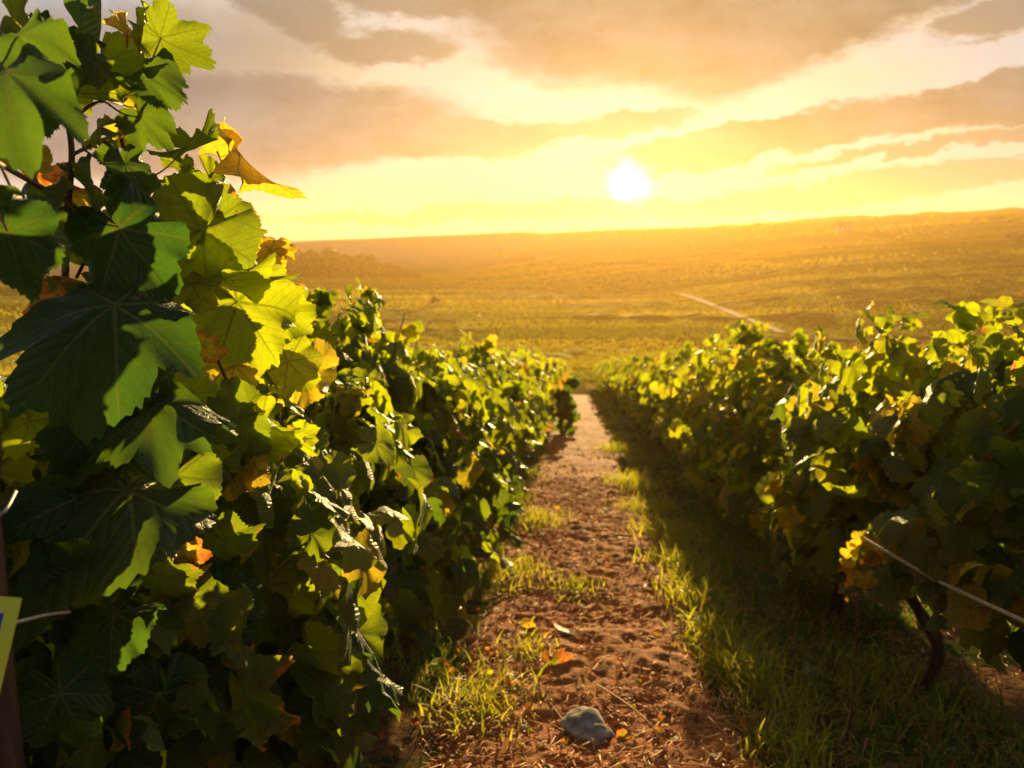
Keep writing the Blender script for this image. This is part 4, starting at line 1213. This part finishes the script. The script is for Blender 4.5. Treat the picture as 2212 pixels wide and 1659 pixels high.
for q in range(30):
    yb = 58 + 6.2 * q + g.uniform(-1, 1)
    blocks = g.integers(2, 5)
    for b in range(blocks):
        if g.random() < .62: continue
        xa = -.62 * yb + 1.55 * yb * b / blocks + g.uniform(0, 6); xb = xa + 1.55 * yb / blocks * g.uniform(.5, .95)
        tilt = -.06 + .02 * g.normal()
        rows_n = g.integers(2, 6)
        for r_ in range(rows_n):
            ridge_line(xa + r_ * 2, yb + r_ * 1.8, xb + r_ * 2, yb + r_ * 1.8 + (xb - xa) * tilt, g.uniform(.25, .6), .6)
# crops and vine leaves standing on the valley floor, catching the low sun
g = np.random.default_rng(56); n_ = 400000
rr_ = 1 / g.uniform(1 / 420., 1 / 54., n_); az_ = np.radians(g.uniform(-44, 44, n_))
cx, cy = rr_ * np.sin(az_), rr_ * np.cos(az_)
u_ = cx * math.cos(R_(8)) + cy * math.sin(R_(8)) + 14 * fbm(cy / 40, cx * 0, 2); v_ = -cx * math.sin(R_(8)) + cy * math.cos(R_(8)) + 5 * fbm(cx / 50, cy * 0 + 3, 2)
ci, cj = np.floor(u_ / 85 + 7.3 * np.floor(v_ / 12)).astype(int), np.floor(v_ / 12).astype(int)
hsh = _lat[ci * 37 % 256, cj * 91 % 256]; hs2 = _lat[ci * 11 % 256, cj * 53 % 256]
edge_ = np.abs((v_ / 12) % 1 - .5) < .47
keep = (g.random(n_) < .12 + .88 * hsh ** 1.6) & edge_ & (cy > 50) & ((rr_ < 258) | (az_ > R_(-6)))
cx, cy, hs2, rr_, hsh = cx[keep], cy[keep], hs2[keep], rr_[keep], hsh[keep]; n_ = len(cx)
hh2 = .20 * (rr_ / 60) ** .55 * g.uniform(.5, 1.2, n_) * (.6 + .6 * hsh); ww2 = .050 * (rr_ / 60) ** .9 * g.uniform(.6, 1.4, n_)
cz = gz(cx, cy) - .02; fa = g.uniform(0, np.pi, n_); sx, sy = np.cos(fa) * ww2, np.sin(fa) * ww2
lx, ly = g.normal(0, .5, n_) * hh2, g.normal(0, .5, n_) * hh2
CV = np.stack([np.stack([cx - sx, cy - sy, cz], 1), np.stack([cx + sx, cy + sy, cz], 1), np.stack([cx + sx * .7 + lx, cy + sy * .7 + ly, cz + hh2], 1), np.stack([cx - sx * .7 + lx, cy - sy * .7 + ly, cz + hh2], 1)], 1).reshape(-1, 3)
CT = np.repeat(np.stack([np.clip(hs2 * 1.15 - .1 + g.normal(0, .07, n_), 0, 1), g.random(n_) * .85, hs2], 1), 4, 0)
M_CROP = blade_material('crop_leaves', (0.06, 0.075, 0.012), (0.19, 0.17, 0.02), (0.16, 0.21, 0.012), (0.62, 0.50, 0.02), .5)
tag(obj('crops', mesh_np('crops', CV, np.arange(4 * n_).reshape(-1, 4), [M_CROP], tint=CT, smooth=False)), 'low golden-green crops covering the valley fields in parcels', 'crops', kind='stuff')
M_FV = plain('distant_vines', (0.09, 0.10, 0.016), (0.20, 0.19, 0.03), .6, .9, .1, .6)
tag(obj('far_vineyard', mesh_np('far_vineyard', np.concatenate(vs), np.concatenate(fs), [M_FV])), 'far-off lines of low vines striping the valley floor', 'vineyard', kind='stuff')

def crown_np(g, c, rx, rz, n, s):
    """n small quads through an uneven crown volume"""
    nb = 7
    cc = g.normal(0, .45, (nb, 3)) * np.array([rx, rx, rz * .7]); which = g.integers(0, nb, n)
    d = g.normal(0, 1, (n, 3)); d /= np.linalg.norm(d, axis=1)[:, None]
    p = cc[which] + d * (g.random(n) ** .4)[:, None] * np.array([rx, rx, rz]) * .62
    p = p + np.array(c)
    a = g.normal(0, 1, (n, 3)); a /= np.linalg.norm(a, axis=1)[:, None]
    b = np.cross(a, g.normal(0, 1, (n, 3))); b /= np.linalg.norm(b, axis=1)[:, None]
    sz = (s * g.uniform(.5, 1.3, n))[:, None]
    V = np.stack([p - a * sz, p - b * sz * .7, p + a * sz, p + b * sz * .7], 1).reshape(-1, 3)
    F = np.arange(4 * n).reshape(-1, 4)
    t = np.repeat(g.random((n, 3)) * np.array([1, .5, 1]), 4, 0)
    return V, F, t
def tree(px, py, hpx, wpx, label, seed, name='tree', group=None):
    g = np.random.default_rng(seed)
    c = ground_hit(px, py); d = (c - CAM).length
    h = hpx / F0 * d; wd = wpx / F0 * d / 2
    e = empty(name, (c.x, c.y, gz1(c.x, c.y)), label, 'tree', group)
    p = smooth_path([(0, 0, -.3), (wd * .05, 0, h * .3), (-wd * .04, 0, h * .7)], 8)
    obj('trunk', tube_mesh('trunk', p, np.linspace(h * .045, h * .015, len(p)), M_BARK, 7), e)
    V, F, t = crown_np(g, (0, 0, h * .58), wd, h * .42, 700, h * .07)
    obj('crown', mesh_np('crown', V, F, [M_TREE], tint=t, smooth=False), e)
# wood on the left
g = np.random.default_rng(66); vs, fs, ts, off = [], [], [], 0
for q in range(150):
    px = g.uniform(380, 905); back_ = g.random()
    pyb = np.interp(px, [380, 905], [594, 599]) - 6 * back_ * (px < 850)
    hpx = np.interp(px, [380, 600, 720, 780, 830, 900], [50, 46, 45, 38, 30, 12]) * g.uniform(.75, 1.08)
    c = ground_hit(px, pyb); d = (c - CAM).length; h = hpx / F0 * d
    V, F, t = crown_np(g, (c.x, c.y, gz1(c.x, c.y) + h * .42), h * g.uniform(.45, .65), h * .52, 620, h * .13)
    vs.append(V); fs.append(F + off); ts.append(t); off += len(V)
tag(obj('woods', mesh_np('woods', np.concatenate(vs), np.concatenate(fs), [M_TREE], tint=np.concatenate(ts), smooth=False)),
    'dark band of woodland at the far side of the field', 'woods', kind='stuff')
tree(941, 662, 24, 16, 'small lone bush standing in the open field', 5, 'bush')
tree(2196, 528, 24, 52, 'dark round tree clump on the hillside field at the picture edge', 6)
tree(1642, 488, 9, 16, 'tiny rounded tree on the skyline', 7)
tree(2150, 478, 10, 26, 'tiny hillside tree just under the ridge', 8)

# pale farm track
tr = [ground_hit(px, py) for px, py in [(1470, 636), (1530, 658), (1590, 682), (1640, 702), (1690, 722)]]
cp = smooth_path([tuple(p) for p in tr], 60)
tg = np.gradient(cp, axis=0); nrm = np.stack([-tg[:, 1], tg[:, 0]], 1); nrm /= np.linalg.norm(nrm, axis=1)[:, None]
wdt = .55
cols = []
for s in (-1, -.33, .33, 1):
    xy = cp[:, :2] + nrm * s * wdt
    cols.append(np.stack([xy[:, 0], xy[:, 1], gz(xy[:, 0], xy[:, 1]) + .25], 1))
V = np.stack(cols, 1).reshape(-1, 3); n = len(cp)
i = np.arange(n - 1)[:, None] * 4; j = np.arange(3)[None]
F = np.stack([i + j, i + j + 1, i + 4 + j + 1, i + 4 + j], -1).reshape(-1, 4)
M_TRACK = plain('chalk_track', (0.24, 0.17, 0.09), (0.36, 0.27, 0.16), .3, .9, .1, .2)
tag(obj('track', mesh_np('track', V, F, [M_TRACK])), 'pale farm track crossing the golden field', 'track', kind='structure')

def house(px, py, w_, d_, h_):
    import bmesh
    c = ground_hit(px, py)
    e = empty('farmhouse', (c.x, c.y, gz1(c.x, c.y)), 'tiny white farmhouse on the distant slope', 'house')
    mw = plain('white_render', (.75, .72, .66), (.82, .8, .74), 1, .8, .2, .05); mr = plain('roof_tile', (.22, .15, .11), (.32, .22, .16), 4, .85, .1, .3)
    mg = plain('window_glass', (.04, .05, .06), (.06, .07, .08), 1, .15, .6, 0)
    bm = bmesh.new(); bmesh.ops.create_cube(bm, size=1); bmesh.ops.scale(bm, vec=(w_, d_, h_), verts=bm.verts); bmesh.ops.translate(bm, vec=(0, 0, h_ / 2), verts=bm.verts)
    me = bpy.data.meshes.new('wall'); bm.to_mesh(me); bm.free(); me.materials.append(mw); obj('wall', me, e)
    o_ = .3; a, b = w_ / 2 + o_, d_ / 2 + o_; z0, z1 = h_ + .01, h_ + d_ * .42
    V = [(-a, -b, z0), (a, -b, z0), (a, b, z0), (-a, b, z0), (-a, 0, z1), (a, 0, z1)]
    me = bpy.data.meshes.new('roof'); me.from_pydata(V, [], [(0, 1, 5, 4), (2, 3, 4, 5), (1, 2, 5), (3, 0, 4), (3, 2, 1, 0)]); me.materials.append(mr); obj('roof', me, e)
    for s in (-.3, 0, .3):
        x = s * w_; V = [(x - .5, -d_ / 2 - .02, 1.0), (x + .5, -d_ / 2 - .02, 1.0), (x + .5, -d_ / 2 - .02, 2.2), (x - .5, -d_ / 2 - .02, 2.2)]
        V += [(p[0], p[1] + .015, p[2]) for p in V]
        me = bpy.data.meshes.new('window'); me.from_pydata(V, [], [(0, 1, 2, 3), (7, 6, 5, 4), (0, 4, 5, 1), (1, 5, 6, 2), (2, 6, 7, 3), (3, 7, 4, 0)]); me.materials.append(mg); obj('window', me, e)
house(1822, 499, 5.2, 3.6, 1.9)

# ------------------------------------------------------------------ haze
import bmesh
bm = bmesh.new(); bmesh.ops.create_cube(bm, size=1)
ZT, ZB = 29.0, float(min(VALLEY, -20) - 8)
bmesh.ops.scale(bm, vec=(1420, 1420, ZT - ZB), verts=bm.verts)
me = bpy.data.meshes.new('haze'); bm.to_mesh(me); bm.free()
mh = bpy.data.materials.new('haze'); mh.use_nodes = True; mh.node_tree.nodes.clear()
hn = NT(mh.node_tree)
ho = hn.n.new('ShaderNodeOutputMaterial')
pv = hn.n.new('ShaderNodeVolumePrincipled')
pv.inputs['Color'].default_value = (1.0, 0.62, 0.20, 1)
pv.inputs['Density'].default_value = 0.00046
pv.inputs['Anisotropy'].default_value = 0.60
hn.l.new(pv.outputs[0], ho.inputs['Volume'])

me.materials.append(mh)
ho_ = obj('haze', me, loc=(0, 0, (ZT + ZB) / 2))
tag(ho_, 'golden evening haze hanging over the slope and valley', 'haze', kind='stuff')
print('sun', SUN_AZ, SUN_EL, 'valley', VALLEY, 'slope', SL)
